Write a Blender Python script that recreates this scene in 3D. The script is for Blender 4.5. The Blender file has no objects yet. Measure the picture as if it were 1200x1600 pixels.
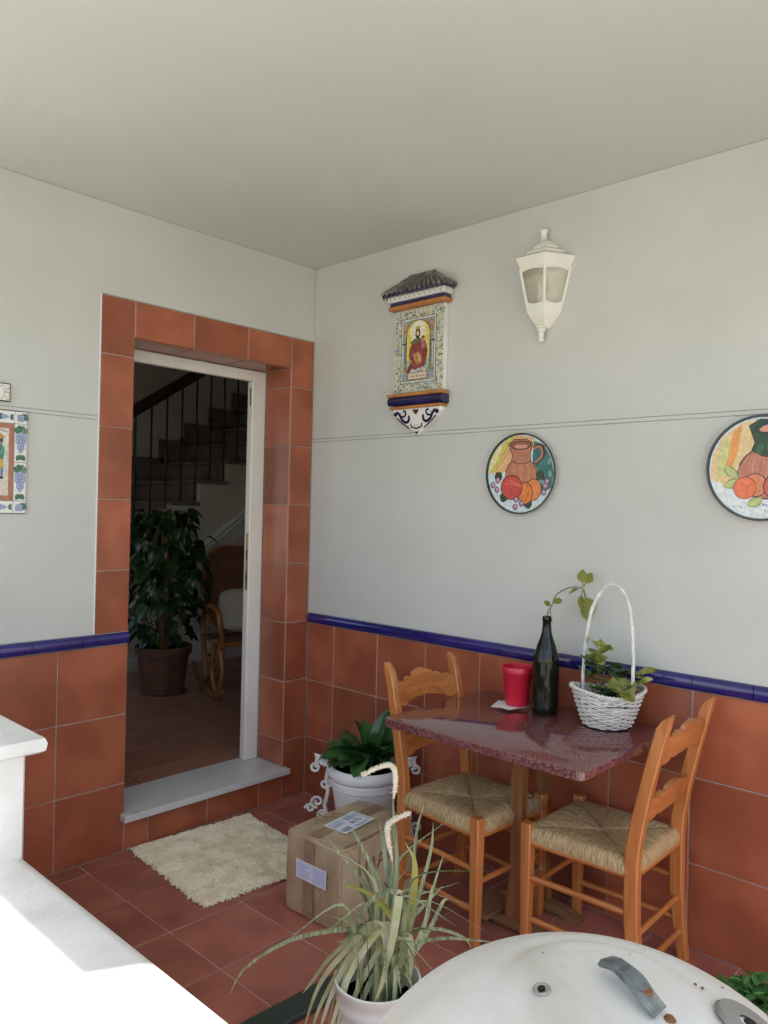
import bpy, bmesh, math, random
from mathutils import Vector, Matrix, Euler, noise
rnd = random.Random(11)
R = math.radians
PI = math.pi
sc = bpy.context.scene
col = sc.collection

# ------------------------------------------------------------------ camera, light, exposure
cam = bpy.data.cameras.new('camera')
camo = bpy.data.objects.new('camera', cam); col.objects.link(camo)
RT, UP, FW = Vector((.6832, -.7298, .0240)), Vector((-.0140, .0198, .9997)), Vector((.7301, .6833, -.0033))
camo.matrix_world = Matrix(((RT.x, UP.x, -FW.x, -2.702), (RT.y, UP.y, -FW.y, -3.062), (RT.z, UP.z, -FW.z, 1.5), (0, 0, 0, 1)))
cam.sensor_fit = 'VERTICAL'; cam.sensor_height = 32; cam.lens = 1204.6 / 1600 * 32
cam.clip_start = .02; cam.clip_end = 800
sc.camera = camo
SUN = Vector((-.35, -.45, .82)).normalized()
w = bpy.data.worlds.new('World'); sc.world = w; w.use_nodes = True
wn = w.node_tree.nodes; wl = w.node_tree.links
sky = wn.new('ShaderNodeTexSky'); sky.sky_type = 'NISHITA'; sky.sun_disc = False
sky.sun_elevation = math.asin(SUN.z); sky.sun_rotation = math.atan2(SUN.x, SUN.y)
sky.dust_density = 2.0; sky.ozone_density = 1.0
wl.new(sky.outputs[0], wn['Background'].inputs[0]); wn['Background'].inputs[1].default_value = .15
sl = bpy.data.lights.new('sun', 'SUN'); sl.energy = 4.5; sl.angle = R(.53); sl.color = (1, .95, .87)
so = bpy.data.objects.new('sun', sl); col.objects.link(so)
so.rotation_euler = SUN.to_track_quat('Z', 'Y').to_euler(); so.location = (-6, -8, 12)
vs = sc.view_settings
vs.view_transform = 'Standard'; vs.look = 'None'; vs.gamma = 1; vs.exposure = 1.20; vs.use_curve_mapping = False
sc.cycles.max_bounces = 14; sc.cycles.diffuse_bounces = 8; sc.cycles.glossy_bounces = 6
sc.cycles.transparent_max_bounces = 16; sc.cycles.use_denoising = True
sc.cycles.caustics_reflective = False; sc.cycles.caustics_refractive = False

# ------------------------------------------------------------------ materials
def nmat(name, cols, scale=5., rough=.5, bump=0., bscale=60., coord='Object', stretch=(1, 1, 1), rand=0., metal=0., detail=4., coat=0., spread=(.32, .68), trans=0., spec=.5, rvar=.08, dist=0., bstretch=None, lrand=0.):
    m = bpy.data.materials.new(name); m.use_nodes = True
    nt = m.node_tree; N = nt.nodes; L = nt.links; b = N['Principled BSDF']
    if coord == 'Position':
        g = N.new('ShaderNodeNewGeometry'); src = g.outputs['Position']
    else:
        g = N.new('ShaderNodeTexCoord'); src = g.outputs[coord]
    oi = N.new('ShaderNodeObjectInfo')
    if lrand:
        va = N.new('ShaderNodeVectorMath'); va.operation = 'MULTIPLY_ADD'
        cx = N.new('ShaderNodeCombineXYZ')
        for i in range(3): L.new(oi.outputs['Random'], cx.inputs[i])
        L.new(cx.outputs[0], va.inputs[0]); va.inputs[1].default_value = (lrand, lrand * .7, lrand * 1.3); L.new(src, va.inputs[2]); src = va.outputs[0]
    mp = N.new('ShaderNodeMapping'); mp.inputs['Scale'].default_value = stretch; L.new(src, mp.inputs[0])
    n = N.new('ShaderNodeTexNoise'); n.inputs['Scale'].default_value = scale; n.inputs['Detail'].default_value = detail
    n.inputs['Distortion'].default_value = dist
    L.new(mp.outputs[0], n.inputs[0])
    r = N.new('ShaderNodeValToRGB'); els = r.color_ramp.elements
    k = len(cols)
    while len(els) < k: els.new(.5)
    for i, c in enumerate(cols):
        els[i].position = spread[0] + (spread[1] - spread[0]) * i / max(1, k - 1); els[i].color = (*c, 1)
    L.new(n.outputs[0], r.inputs[0]); out = r.outputs[0]
    if rand:
        h = N.new('ShaderNodeHueSaturation'); mr = N.new('ShaderNodeMapRange')
        mr.inputs['To Min'].default_value = 1 - rand; mr.inputs['To Max'].default_value = 1 + rand
        L.new(oi.outputs['Random'], mr.inputs[0]); L.new(mr.outputs[0], h.inputs['Value']); L.new(out, h.inputs['Color']); out = h.outputs[0]
    L.new(out, b.inputs['Base Color'])
    if rvar:
        mr = N.new('ShaderNodeMapRange'); mr.inputs['To Min'].default_value = max(0, rough - rvar); mr.inputs['To Max'].default_value = min(1, rough + rvar)
        L.new(n.outputs[0], mr.inputs[0]); L.new(mr.outputs[0], b.inputs['Roughness'])
    else: b.inputs['Roughness'].default_value = rough
    b.inputs['Metallic'].default_value = metal; b.inputs['Specular IOR Level'].default_value = spec
    if coat: b.inputs['Coat Weight'].default_value = coat; b.inputs['Coat Roughness'].default_value = .08
    if bump:
        src2 = src
        if bstretch:
            m2 = N.new('ShaderNodeMapping'); m2.inputs['Scale'].default_value = bstretch; L.new(src, m2.inputs[0]); src2 = m2.outputs[0]
        n2 = N.new('ShaderNodeTexNoise'); n2.inputs['Scale'].default_value = bscale; n2.inputs['Detail'].default_value = 3; L.new(src2, n2.inputs[0])
        bp = N.new('ShaderNodeBump'); bp.inputs['Strength'].default_value = bump; bp.inputs['Distance'].default_value = .01
        L.new(n2.outputs[0], bp.inputs['Height']); L.new(bp.outputs[0], b.inputs['Normal'])
    if trans:
        t = N.new('ShaderNodeBsdfTranslucent'); L.new(out, t.inputs[0]); mx = N.new('ShaderNodeMixShader'); mx.inputs[0].default_value = trans
        L.new(b.outputs[0], mx.inputs[1]); L.new(t.outputs[0], mx.inputs[2]); L.new(mx.outputs[0], N['Material Output'].inputs[0])
    return m

def plain(name, c, rough=.5, metal=0., coat=0.):
    m = bpy.data.materials.new(name); m.use_nodes = True; b = m.node_tree.nodes['Principled BSDF']
    b.inputs['Base Color'].default_value = (*c, 1); b.inputs['Roughness'].default_value = rough; b.inputs['Metallic'].default_value = metal
    b.inputs['Coat Weight'].default_value = coat
    return m

def glassmat(name, tint, refl=.08):
    m = bpy.data.materials.new(name); m.use_nodes = True; nt = m.node_tree; N = nt.nodes; L = nt.links
    N.remove(N['Principled BSDF'])
    t = N.new('ShaderNodeBsdfTransparent'); t.inputs[0].default_value = (*tint, 1)
    g = N.new('ShaderNodeBsdfGlossy'); g.inputs['Roughness'].default_value = .05
    lw = N.new('ShaderNodeLayerWeight'); lw.inputs[0].default_value = .35
    ma = N.new('ShaderNodeMath'); ma.operation = 'MULTIPLY_ADD'; ma.inputs[1].default_value = .5; ma.inputs[2].default_value = refl
    L.new(lw.outputs['Fresnel'], ma.inputs[0])
    x = N.new('ShaderNodeMixShader'); L.new(ma.outputs[0], x.inputs[0]); L.new(t.outputs[0], x.inputs[1]); L.new(g.outputs[0], x.inputs[2])
    L.new(x.outputs[0], N['Material Output'].inputs[0])
    return m

def paintmat(name, rough=.18):
    m = bpy.data.materials.new(name); m.use_nodes = True; nt = m.node_tree; N = nt.nodes; L = nt.links; b = N['Principled BSDF']
    a = N.new('ShaderNodeVertexColor'); a.layer_name = 'Col'
    tc = N.new('ShaderNodeTexCoord'); n = N.new('ShaderNodeTexNoise'); n.inputs['Scale'].default_value = 70; n.inputs['Detail'].default_value = 4
    L.new(tc.outputs['Object'], n.inputs[0])
    h = N.new('ShaderNodeHueSaturation'); mr = N.new('ShaderNodeMapRange'); mr.inputs['To Min'].default_value = .55; mr.inputs['To Max'].default_value = 1.4
    L.new(n.outputs[0], mr.inputs[0]); L.new(mr.outputs[0], h.inputs['Value']); L.new(a.outputs[0], h.inputs['Color'])
    L.new(h.outputs[0], b.inputs['Base Color']); b.inputs['Roughness'].default_value = rough
    return m

def wood(name, axis, c):
    st = [14, 14, 14]; st[axis] = 1.1
    return nmat(name, c, scale=3.2, rough=.32, stretch=tuple(st), detail=5, spread=(.25, .75), coat=.25, bump=.06, bscale=20, bstretch=tuple(st), dist=.6, lrand=3.)

HON = [(.345, .112, .030), (.465, .166, .047), (.55, .215, .066)]
M = dict(
    plaster=nmat('wall_paint', [(.53, .538, .510), (.57, .572, .545), (.61, .603, .578)], scale=1.4, rough=.75, bump=.16, bscale=170, coord='Position', detail=9),
    plaster_w=nmat('white_masonry_paint', [(.66, .66, .635), (.73, .73, .71), (.77, .77, .755)], scale=9, rough=.5, bump=.12, bscale=80, coord='Position', detail=6),
    ceil=nmat('ceiling_paint', [(.56, .585, .548), (.61, .635, .598)], scale=.9, rough=.85, bump=.10, bscale=150, coord='Position', detail=8),
    plaster_in=nmat('inner_paint', [(.62, .58, .50), (.68, .64, .56)], scale=2, rough=.8, coord='Position'),
    tile=nmat('terracotta_wall_tile', [(.285, .079, .039), (.330, .094, .047), (.380, .115, .057)], scale=4.5, rough=.30, coord='Object', lrand=9, rand=.15, detail=2.2, spread=(.38, .62), bump=.03, bscale=25, coat=.05),
    ftile=nmat('terracotta_floor_tile', [(.275, .098, .075), (.345, .123, .092), (.395, .148, .110)], scale=6, rough=.36, coord='Object', lrand=9, rand=.09, detail=5, spread=(.36, .66), bump=.05, bscale=40),
    itile=nmat('inner_floor_tile', [(.35, .165, .108), (.37, .178, .117), (.39, .19, .126)], scale=5, rough=.22, coord='Object', lrand=9, rand=.08, detail=5),
    grout=nmat('wall_grout', [(.30, .225, .195), (.44, .35, .31)], scale=14, rough=.9, coord='Position'),
    fgrout=nmat('floor_grout', [(.40, .31, .28), (.55, .46, .42)], scale=9, rough=.9, coord='Position'),
    dgrout=nmat('dark_grout', [(.03, .02, .016), (.06, .04, .03)], scale=14, rough=.9, coord='Position'),
    blue=nmat('cobalt_glaze', [(.012, .010, .105), (.022, .016, .17)], scale=9, rough=.16, coat=.6, lrand=5, rand=.12),
    marble=nmat('grey_marble', [(.54, .56, .57), (.585, .60, .61), (.61, .625, .63)], scale=4, rough=.3, coord='Position', stretch=(1, 2, 1), detail=8, dist=.6),
    white=nmat('white_lacquer', [(.74, .72, .67), (.80, .78, .73)], scale=6, rough=.35),
    lamp_white=nmat('aged_white_paint', [(.74, .715, .655), (.81, .785, .725)], scale=14, rough=.45),
    wx=wood('honey_wood_x', 0, HON), wy=wood('honey_wood_y', 1, HON), wz=wood('honey_wood_z', 2, HON),
    tw=wood('table_wood', 2, [(.17, .072, .028), (.235, .10, .038), (.29, .13, .05)]),
    twx=wood('table_foot_wood', 1, [(.15, .075, .035), (.22, .115, .055), (.28, .16, .08)]),
    rush_x=nmat('rush_cord_x', [(.25, .155, .065), (.46, .32, .155), (.62, .475, .27)], scale=6, rough=.6, stretch=(75, 5, 5), bump=.5, bscale=1.0, bstretch=(170, 5, 5), detail=3, lrand=2),
    rush_y=nmat('rush_cord_y', [(.25, .155, .065), (.46, .32, .155), (.62, .475, .27)], scale=6, rough=.6, stretch=(5, 75, 5), bump=.5, bscale=1.0, bstretch=(5, 170, 5), detail=3, lrand=2),
    granite=nmat('red_granite', [(.030, .014, .018), (.135, .042, .044), (.205, .072, .072), (.32, .16, .155)], scale=190, rough=.07, coord='Position', detail=3, spread=(.33, .70), rvar=.02, spec=.7, coat=.45),
    bottle=nmat('dark_bottle_glass', [(.006, .007, .005), (.010, .012, .007)], scale=5, rough=.07, rvar=.02, spec=.35),
    red=nmat('red_plastic', [(.56, .014, .040), (.63, .022, .055)], scale=8, rough=.33),
    paper=nmat('white_paper', [(.76, .76, .78), (.82, .82, .83)], scale=12, rough=.8),
    wicker=nmat('white_wicker', [(.60, .575, .53), (.80, .78, .74)], scale=40, rough=.6, bump=.2, bscale=120),
    soil=nmat('potting_soil', [(.012, .009, .006), (.04, .028, .018)], scale=60, rough=.95, bump=.8, bscale=90),
    wplastic=nmat('white_plastic', [(.74, .74, .755), (.79, .79, .80)], scale=6, rough=.32),
    iron_w=nmat('white_cast_iron', [(.60, .59, .57), (.80, .79, .77)], scale=30, rough=.5, bump=.2, bscale=80),
    pot_w=nmat('white_glazed_pot', [(.72, .72, .70), (.80, .80, .78)], scale=5, rough=.25),
    card=nmat('worn_cardboard', [(.32, .235, .145), (.42, .32, .20), (.50, .395, .26)], scale=9, rough=.55, detail=7, bump=.25, bscale=35, stretch=(1, 1, .5), coat=.12, dist=.4),
    tape=nmat('brown_parcel_tape', [(.28, .19, .12), (.35, .245, .155)], scale=14, rough=.25, coat=.4, detail=5),
    shag=nmat('cream_chenille', [(.68, .62, .46), (.82, .77, .60), (.86, .82, .69)], scale=14, rough=.9, coord='Position', detail=4),
    leaf=nmat('leaf_deep_green', [(.022, .070, .020), (.045, .125, .034), (.075, .18, .05)], scale=9, rough=.35, rand=.35, trans=.2, lrand=3),
    pothos=nmat('leaf_pothos', [(.011, .030, .010), (.021, .055, .016), (.055, .105, .034)], scale=7, rough=.3, rand=.4, trans=.15, lrand=3),
    jade=nmat('leaf_jade', [(.055, .105, .035), (.085, .15, .05)], scale=9, rough=.3, rand=.25, trans=.15, lrand=3),
    lime=nmat('leaf_variegated', [(.16, .22, .035), (.38, .42, .12), (.55, .56, .25)], scale=26, rough=.4, rand=.2, trans=.3, lrand=3),
    cutleaf=nmat('leaf_yellow_green', [(.22, .24, .045), (.32, .33, .075)], scale=14, rough=.45, rand=.15, trans=.35, lrand=3),
    stem=nmat('green_stem', [(.10, .13, .03), (.16, .18, .05)], scale=20, rough=.5),
    bl_g=nmat('blade_grey_green', [(.19, .24, .125), (.32, .39, .22), (.50, .56, .38)], scale=4, rough=.45, stretch=(30, 30, 1), rand=.25, trans=.25, lrand=3),
    bl_d=nmat('blade_dull_green', [(.12, .155, .065), (.20, .245, .12)], scale=6, rough=.5, rand=.3, trans=.25, lrand=3),
    bl_y=nmat('blade_yellow_green', [(.30, .31, .06), (.48, .44, .12)], scale=8, rough=.5, rand=.15, trans=.25, lrand=3),
    bl_p=nmat('blade_pale', [(.38, .45, .20), (.64, .64, .42)], scale=14, rough=.5, rand=.15, trans=.3, lrand=3),
    bl_w=nmat('blade_cream_striped', [(.46, .50, .18), (.72, .72, .50), (.82, .81, .70)], scale=16, rough=.5, rand=.12, trans=.3, lrand=3),
    plume=nmat('cream_plume', [(.70, .62, .46), (.82, .76, .62)], scale=60, rough=.9, bump=.6, bscale=200),
    enamel=nmat('weathered_white_enamel', [(.54, .51, .44), (.64, .62, .56), (.69, .68, .635)], scale=4, rough=.42, detail=8, spread=(.34, .58), bump=.05, bscale=120, dist=.8),
    zinc=nmat('corroded_zinc', [(.09, .10, .10), (.19, .21, .205), (.33, .35, .33)], scale=30, rough=.6, metal=.35, bump=.5, bscale=90, detail=7),
    alu=nmat('dull_aluminium', [(.26, .25, .235), (.36, .34, .32)], scale=20, rough=.5, metal=.4),
    rust=nmat('rust', [(.12, .045, .018), (.30, .14, .06)], scale=40, rough=.9, bump=.4, bscale=90),
    hole=plain('shade_and_cap_black', (.006, .006, .006), .9),  # black colour standing in for shade inside holes; also the bar's end cap
    dgreen=nmat('dark_green_paint', [(.022, .040, .036), (.034, .058, .050)], scale=9, rough=.45),
    steel=plain('brushed_steel', (.35, .34, .32), .35, 1.),
    brass=plain('aged_brass', (.30, .21, .08), .35, 1.),
    iron=nmat('black_iron', [(.010, .010, .010), (.02, .02, .02)], scale=12, rough=.5),
    dwood=nmat('dark_handrail_wood', [(.020, .010, .006), (.04, .02, .012)], scale=6, rough=.35),
    stepm=nmat('stair_marble', [(.17, .135, .125), (.26, .215, .20)], scale=7, rough=.3, coord='Position', detail=8),
    rattan=nmat('bent_rattan', [(.26, .095, .025), (.40, .17, .05)], scale=12, rough=.3, coat=.3),
    cane=nmat('woven_cane', [(.15, .060, .028), (.22, .095, .045)], scale=140, rough=.7, bump=.4, bscale=200),
    cushion=nmat('cream_cushion', [(.58, .53, .44), (.68, .63, .54)], scale=20, rough=.9, bump=.2, bscale=150),
    terra=nmat('old_terracotta', [(.07, .034, .022), (.15, .066, .036)], scale=12, rough=.75, bump=.2, bscale=40),
    pole=nmat('coir_pole', [(.16, .07, .035), (.26, .13, .07)], scale=60, rough=.95, bump=.7, bscale=120),
    ground=nmat('pale_paving', [(.33, .34, .295), (.44, .45, .39)], scale=.6, rough=.85, coord='Position', detail=7, bump=.2, bscale=20),
    bulb=nmat('opal_bulb', [(.70, .69, .66), (.76, .75, .72)], scale=5, rough=.25),
    glass=glassmat('lantern_glass', (.985, .975, .94), .02),
    ceramic=nmat('white_glaze', [(.70, .69, .66), (.78, .77, .75)], scale=10, rough=.18, coat=.3),
    orange=nmat('ochre_clay', [(.40, .155, .045), (.52, .22, .07)], scale=14, rough=.55, bump=.1, bscale=80),
    navy=nmat('navy_glaze', [(.010, .010, .05), (.022, .020, .10)], scale=12, rough=.2, coat=.4),
    rooft=nmat('glazed_roof_tile', [(.055, .05, .055), (.14, .12, .11), (.24, .21, .18)], scale=30, rough=.3, coat=.3),
    rim_g=plain('dark_green_glaze', (.012, .03, .015), .2, 0, .4),
    rim_k=plain('black_blue_glaze', (.010, .010, .022), .2, 0, .4),
    paint=paintmat('hand_painted_glaze'),
    print_=paintmat('printed_ink', .7),
)

# ------------------------------------------------------------------ mesh builder
class MB:
    def __init__(s): s.v = []; s.f = []; s.m = []; s.c = []; s.mi = 0; s.cc = None
    def _f(s, idx): s.f.append(idx); s.m.append(s.mi); s.c.append(s.cc)
    def add(s, vs_, fs):
        o = len(s.v); s.v += [tuple(p) for p in vs_]
        for f in fs: s._f(tuple(i + o for i in f))
        return s
    def box(s, x0, x1, y0, y1, z0, z1):
        return s.add([(x, y, z) for x in (x0, x1) for y in (y0, y1) for z in (z0, z1)],
                     [(0, 1, 3, 2), (4, 6, 7, 5), (0, 4, 5, 1), (2, 3, 7, 6), (0, 2, 6, 4), (1, 5, 7, 3)])
    def cbox(s, x0, x1, y0, y1, z0, z1, b=.003):
        cx, cy, cz = (x0 + x1) / 2, (y0 + y1) / 2, (z0 + z1) / 2; hx, hy, hz = abs(x1 - x0) / 2, abs(y1 - y0) / 2, abs(z1 - z0) / 2
        b = min(b, hx * .9, hy * .9, hz * .9); V = []; ix = {}
        for sx in (-1, 1):
            for sy in (-1, 1):
                for sz in (-1, 1):
                    for a in range(3):
                        ix[sx, sy, sz, a] = len(V)
                        V.append((cx + sx * (hx - (b if a != 0 else 0)), cy + sy * (hy - (b if a != 1 else 0)), cz + sz * (hz - (b if a != 2 else 0))))
        F = []; S = (-1, 1)
        for q in S:
            F.append([ix[q, y, z, 0] for y, z in ((-1, -1), (1, -1), (1, 1), (-1, 1))])
            F.append([ix[x, q, z, 1] for x, z in ((-1, -1), (1, -1), (1, 1), (-1, 1))])
            F.append([ix[x, y, q, 2] for x, y in ((-1, -1), (1, -1), (1, 1), (-1, 1))])
        for a in S:
            for c in S:
                F.append([ix[a, c, -1, 0], ix[a, c, 1, 0], ix[a, c, 1, 1], ix[a, c, -1, 1]])
                F.append([ix[a, -1, c, 0], ix[a, 1, c, 0], ix[a, 1, c, 2], ix[a, -1, c, 2]])
                F.append([ix[-1, a, c, 1], ix[1, a, c, 1], ix[1, a, c, 2], ix[-1, a, c, 2]])
        for k in [(x, y, z) for x in S for y in S for z in S]: F.append([ix[(*k, a)] for a in range(3)])
        return s.add(V, F)
    def tube(s, path, rad, n=8, cap=True, sq=1.):
        P = [Vector(p) for p in path]
        if not hasattr(rad, '__len__'): rad = [rad] * len(P)
        V = []; F = []; t = (P[1] - P[0]).normalized()
        u = t.orthogonal().normalized()
        for i, p in enumerate(P):
            t2 = (P[min(i + 1, len(P) - 1)] - P[max(i - 1, 0)]).normalized()
            u = (u - t2 * u.dot(t2)).normalized(); v = t2.cross(u)
            for k in range(n):
                a = 2 * PI * k / n; V.append(p + (u * math.cos(a) + v * math.sin(a) * sq) * rad[i])
        for i in range(len(P) - 1):
            for k in range(n):
                F.append((i * n + k, i * n + (k + 1) % n, (i + 1) * n + (k + 1) % n, (i + 1) * n + k))
        if cap: F.append(tuple(range(n))); F.append(tuple((len(P) - 1) * n + k for k in range(n)))
        return s.add(V, F)
    def lathe(s, prof, n=32, c=(0, 0, 0), cap=True, a0=0., sx=1., sy=1., rough=None):
        V = []; F = []
        for r, z in prof:
            for k in range(n):
                a = a0 + 2 * PI * k / n; V.append((c[0] + r * math.cos(a) * sx, c[1] + r * math.sin(a) * sy, c[2] + z))
        for i in range(len(prof) - 1):
            for k in range(n): F.append((i * n + k, i * n + (k + 1) % n, (i + 1) * n + (k + 1) % n, (i + 1) * n + k))
        if cap:
            if prof[0][0] > 1e-4: F.append(tuple(range(n)))
            if prof[-1][0] > 1e-4: F.append(tuple((len(prof) - 1) * n + k for k in range(n)))
        return s.add(V, F)
    def prism(s, poly, h0, h1, fr=lambda x, y, z: (x, y, z)):
        n = len(poly); V = [fr(x, y, h0) for x, y in poly] + [fr(x, y, h1) for x, y in poly]
        F = [tuple(range(n)), tuple(range(n, 2 * n))] + [(i, (i + 1) % n, n + (i + 1) % n, n + i) for i in range(n)]
        return s.add(V, F)
    def grid(s, fn, nu, nv):
        V = [fn(i / nu, j / nv) for i in range(nu + 1) for j in range(nv + 1)]
        F = [(i * (nv + 1) + j, (i + 1) * (nv + 1) + j, (i + 1) * (nv + 1) + j + 1, i * (nv + 1) + j + 1) for i in range(nu) for j in range(nv)]
        return s.add(V, F)
    def mesh(s, name, mats, smooth=None, fix=True, merge=False):
        me = bpy.data.meshes.new(name)
        me.from_pydata(s.v, [], s.f)
        if not isinstance(mats, (list, tuple)): mats = [mats]
        for m in mats: me.materials.append(M[m] if isinstance(m, str) else m)
        if len(mats) > 1: me.polygons.foreach_set('material_index', s.m)
        if any(c is not None for c in s.c):
            ca = me.color_attributes.new('Col', 'FLOAT_COLOR', 'CORNER')
            for p in me.polygons:
                c = s.c[p.index] or (1, 1, 1)
                for li in p.loop_indices: ca.data[li].color = (*c, 1)
        if fix or merge:
            bm = bmesh.new(); bm.from_mesh(me)
            if merge: bmesh.ops.remove_doubles(bm, verts=bm.verts, dist=1e-5)
            if fix: bmesh.ops.recalc_face_normals(bm, faces=bm.faces)
            bm.to_mesh(me); bm.free()
        if smooth is not None:
            me.polygons.foreach_set('use_smooth', [True] * len(me.polygons)); me.set_sharp_from_angle(angle=R(smooth))
        return me
    def build(s, name, mats, parent=None, smooth=None, fix=True, merge=False, **kw):
        return link(name, s.mesh(name, mats, smooth, fix, merge), parent, **kw)

def link(name, me, parent=None, loc=None, rot=None, scale=None):
    o = bpy.data.objects.new(name, me); col.objects.link(o)
    if parent: o.parent = parent
    if loc is not None: o.location = loc
    if rot is not None: o.rotation_euler = rot
    if scale is not None: o.scale = scale if hasattr(scale, '__len__') else (scale,) * 3
    return o
def tag(o, label=None, cat=None, group=None, kind=None):
    if label: o['label'] = label
    if cat: o['category'] = cat
    if group: o['group'] = group
    if kind: o['kind'] = kind
    return o
def thing(name, label, cat, loc=(0, 0, 0), rot=(0, 0, 0), group=None):
    o = bpy.data.objects.new(name, None); col.objects.link(o); o.location = loc; o.rotation_euler = rot; o.empty_display_size = .1
    return tag(o, label, cat, group)
RW = (PI / 2, 0, -PI / 2)     # local frame of things on the side wall: x along it, y up, z out
DW = (PI / 2, 0, 0)           # the same for the door wall
_tc = {}
def tile(name, m, parent, x0, x1, y0, y1, z0, z1, b=.0025):
    d = (round(x1 - x0, 4), round(y1 - y0, 4), round(z1 - z0, 4)); k = (m, b, d)
    if k not in _tc:
        _tc[k] = MB().cbox(-d[0] / 2, d[0] / 2, -d[1] / 2, d[1] / 2, -d[2] / 2, d[2] / 2, b).mesh(name, m)
    j = .0006
    return link(name, _tc[k], parent, ((x0 + x1) / 2 + rnd.uniform(-j, j), (y0 + y1) / 2 + rnd.uniform(-j, j), (z0 + z1) / 2 + rnd.uniform(-j, j) * .6))
def spline(P, n=24):
    P = [Vector(p) for p in P]; Q = [P[0] * 2 - P[1]] + P + [P[-1] * 2 - P[-2]]; out = []
    m = len(P) - 1
    for i in range(n + 1):
        t = i / n * m; k = min(int(t), m - 1); t -= k
        a, b, c, d = Q[k:k + 4]
        out.append(.5 * (2 * b + (c - a) * t + (2 * a - 5 * b + 4 * c - d) * t * t + (3 * b - a - 3 * c + d) * t ** 3))
    return out

# ------------------------------------------------------------------ painted decoration (flat print, thin layers)
class Paint:
    def __init__(s, w0, d=.00003): s.b = MB(); s.w = w0; s.d = d
    def poly(s, pts, c):
        s.w += s.d; s.b.cc = c; s.b.add([(x, y, s.w) for x, y in pts], [tuple(range(len(pts)))])
    def ell(s, cx, cy, rx, ry, c, rot=0, n=20, out=None, ow=0):
        if out: s.ell(cx, cy, rx + ow, ry + ow, out, rot, n)
        ca, sa = math.cos(rot), math.sin(rot)
        s.poly([(cx + rx * math.cos(t) * ca - ry * math.sin(t) * sa, cy + rx * math.cos(t) * sa + ry * math.sin(t) * ca) for t in [2 * PI * k / n for k in range(n)]], c)
    def rect(s, x0, x1, y0, y1, c): s.poly([(x0, y0), (x1, y0), (x1, y1), (x0, y1)], c)
    def stroke(s, pts, wd, c, taper=False):
        s.w += s.d; s.b.cc = c; P = [Vector((x, y, 0)) for x, y in pts]; V = []; n = len(P)
        for i, p in enumerate(P):
            t = (P[min(i + 1, n - 1)] - P[max(i - 1, 0)]).normalized(); q = Vector((-t.y, t.x, 0)) * wd / 2 * ((1 - .85 * i / (n - 1)) if taper else 1)
            V += [(p.x + q.x, p.y + q.y, s.w), (p.x - q.x, p.y - q.y, s.w)]
        s.b.add(V, [(2 * i, 2 * i + 1, 2 * i + 3, 2 * i + 2) for i in range(n - 1)])
    def curve(s, pts, wd, c, taper=False, n=16): s.stroke([(p.x, p.y) for p in spline([(x, y, 0) for x, y in pts], n)], wd, c, taper)
    def leaf(s, x, y, L, wd, rot, c, out=None):
        P = [(0, 0), (.25, .8), (.55, 1), (.85, .5), (1, 0), (.85, -.5), (.55, -1), (.25, -.8)]
        ca, sa = math.cos(rot), math.sin(rot)
        for k, cc in ((1.25, out), (1, c)):
            if cc: s.poly([(x + (a * L) * ca - b * wd / 2 * k * sa, y + (a * L) * sa + b * wd / 2 * k * ca) for a, b in P], cc)
    def build(s, name, parent, m='paint', bend=None):
        if bend: s.b.v = [(x, y, z + bend(x, y)) for x, y, z in s.b.v]
        o = s.b.build(name, m, parent, fix=False); return o

# ------------------------------------------------------------------ the setting: ground, floors, ceiling
ZC = 2.755
g = MB().add([(-300, -300, -.16), (300, -300, -.16), (300, 300, -.16), (-300, 300, -.16)], [(0, 1, 2, 3)]).build('ground', 'ground', None, fix=False)
tag(g, kind='structure')
fl = MB().box(-1.93, .1, -3.45, .02, -.16, -.003).build('porch_floor', 'fgrout'); tag(fl, kind='structure')
xs = [-1.22 + .3045 * k for k in range(-2, 5)]; ys = [-.095 - .301 * k for k in range(0, 18)]
gx = [-1.925] + [x for x in xs if x > -1.88] + [.0]; gy = [0.0] + ys
for i in range(len(gx) - 1):
    for j in range(len(gy) - 1):
        if gy[j + 1] < -3.45: continue
        tile('floor_tile', 'ftile', fl, gx[i] + .0025, gx[i + 1] - .0025, gy[j + 1] + .0025, gy[j] - .0025, -.012, 0, .0015)
# ceiling slab: unseen eave made up: notch lets sun onto coping, spur shades barbecue
EA = [(.25, .25), (-2.94, .25), (-2.94, -2.86), (-2.79, -2.94), (-2.79, -3.45), (-3.7, -3.45), (-3.7, -4.2), (.25, -4.2)]
ce = MB().prism(EA, ZC, ZC + .22).build('porch_ceiling', 'ceil'); tag(ce, kind='structure')

# ------------------------------------------------------------------ door wall
GZ = [(.0, 1.8430), (1.8452, 1.8592), (1.8614, ZC - .001)]
dw = thing('door_wall', 'pale grey plaster wall with the doorway, terracotta tile dado and cobalt trim', 'wall', (-1, 0, 0))
dwp = Matrix.Translation((1, 0, 0))
def wpart(b, name, m, par, off):
    b.v = [(x - off[0], y - off[1], z - off[2]) for x, y, z in b.v]; return b.build(name, m, par)
b = MB(); b.box(-7, -1.03, .010, .25, -.16, ZC - .001); b.box(-1.03, -.142, .010, .25, 2.221, ZC - .001); b.box(-.142, 0, .010, .25, -.16, ZC - .001)
b.box(-1.03, -.142, .010, .25, -.16, .134)
wpart(b, 'masonry', 'plaster', dw, (-1, 0, 0))
for z0, z1 in GZ:
    b = MB()
    b.cbox(-7, -1.178, .004, .012, max(z0, .949), z1, .0012)
    if z1 > 2.5: b.cbox(-1.178, .0039, .004, .012, 2.374, z1, .0008)
    wpart(b, 'plaster_band', 'plaster', dw, (-1, 0, 0))
b = MB(); b.box(-3.2, -1.024, .0025, .012, 0, .896)
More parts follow.
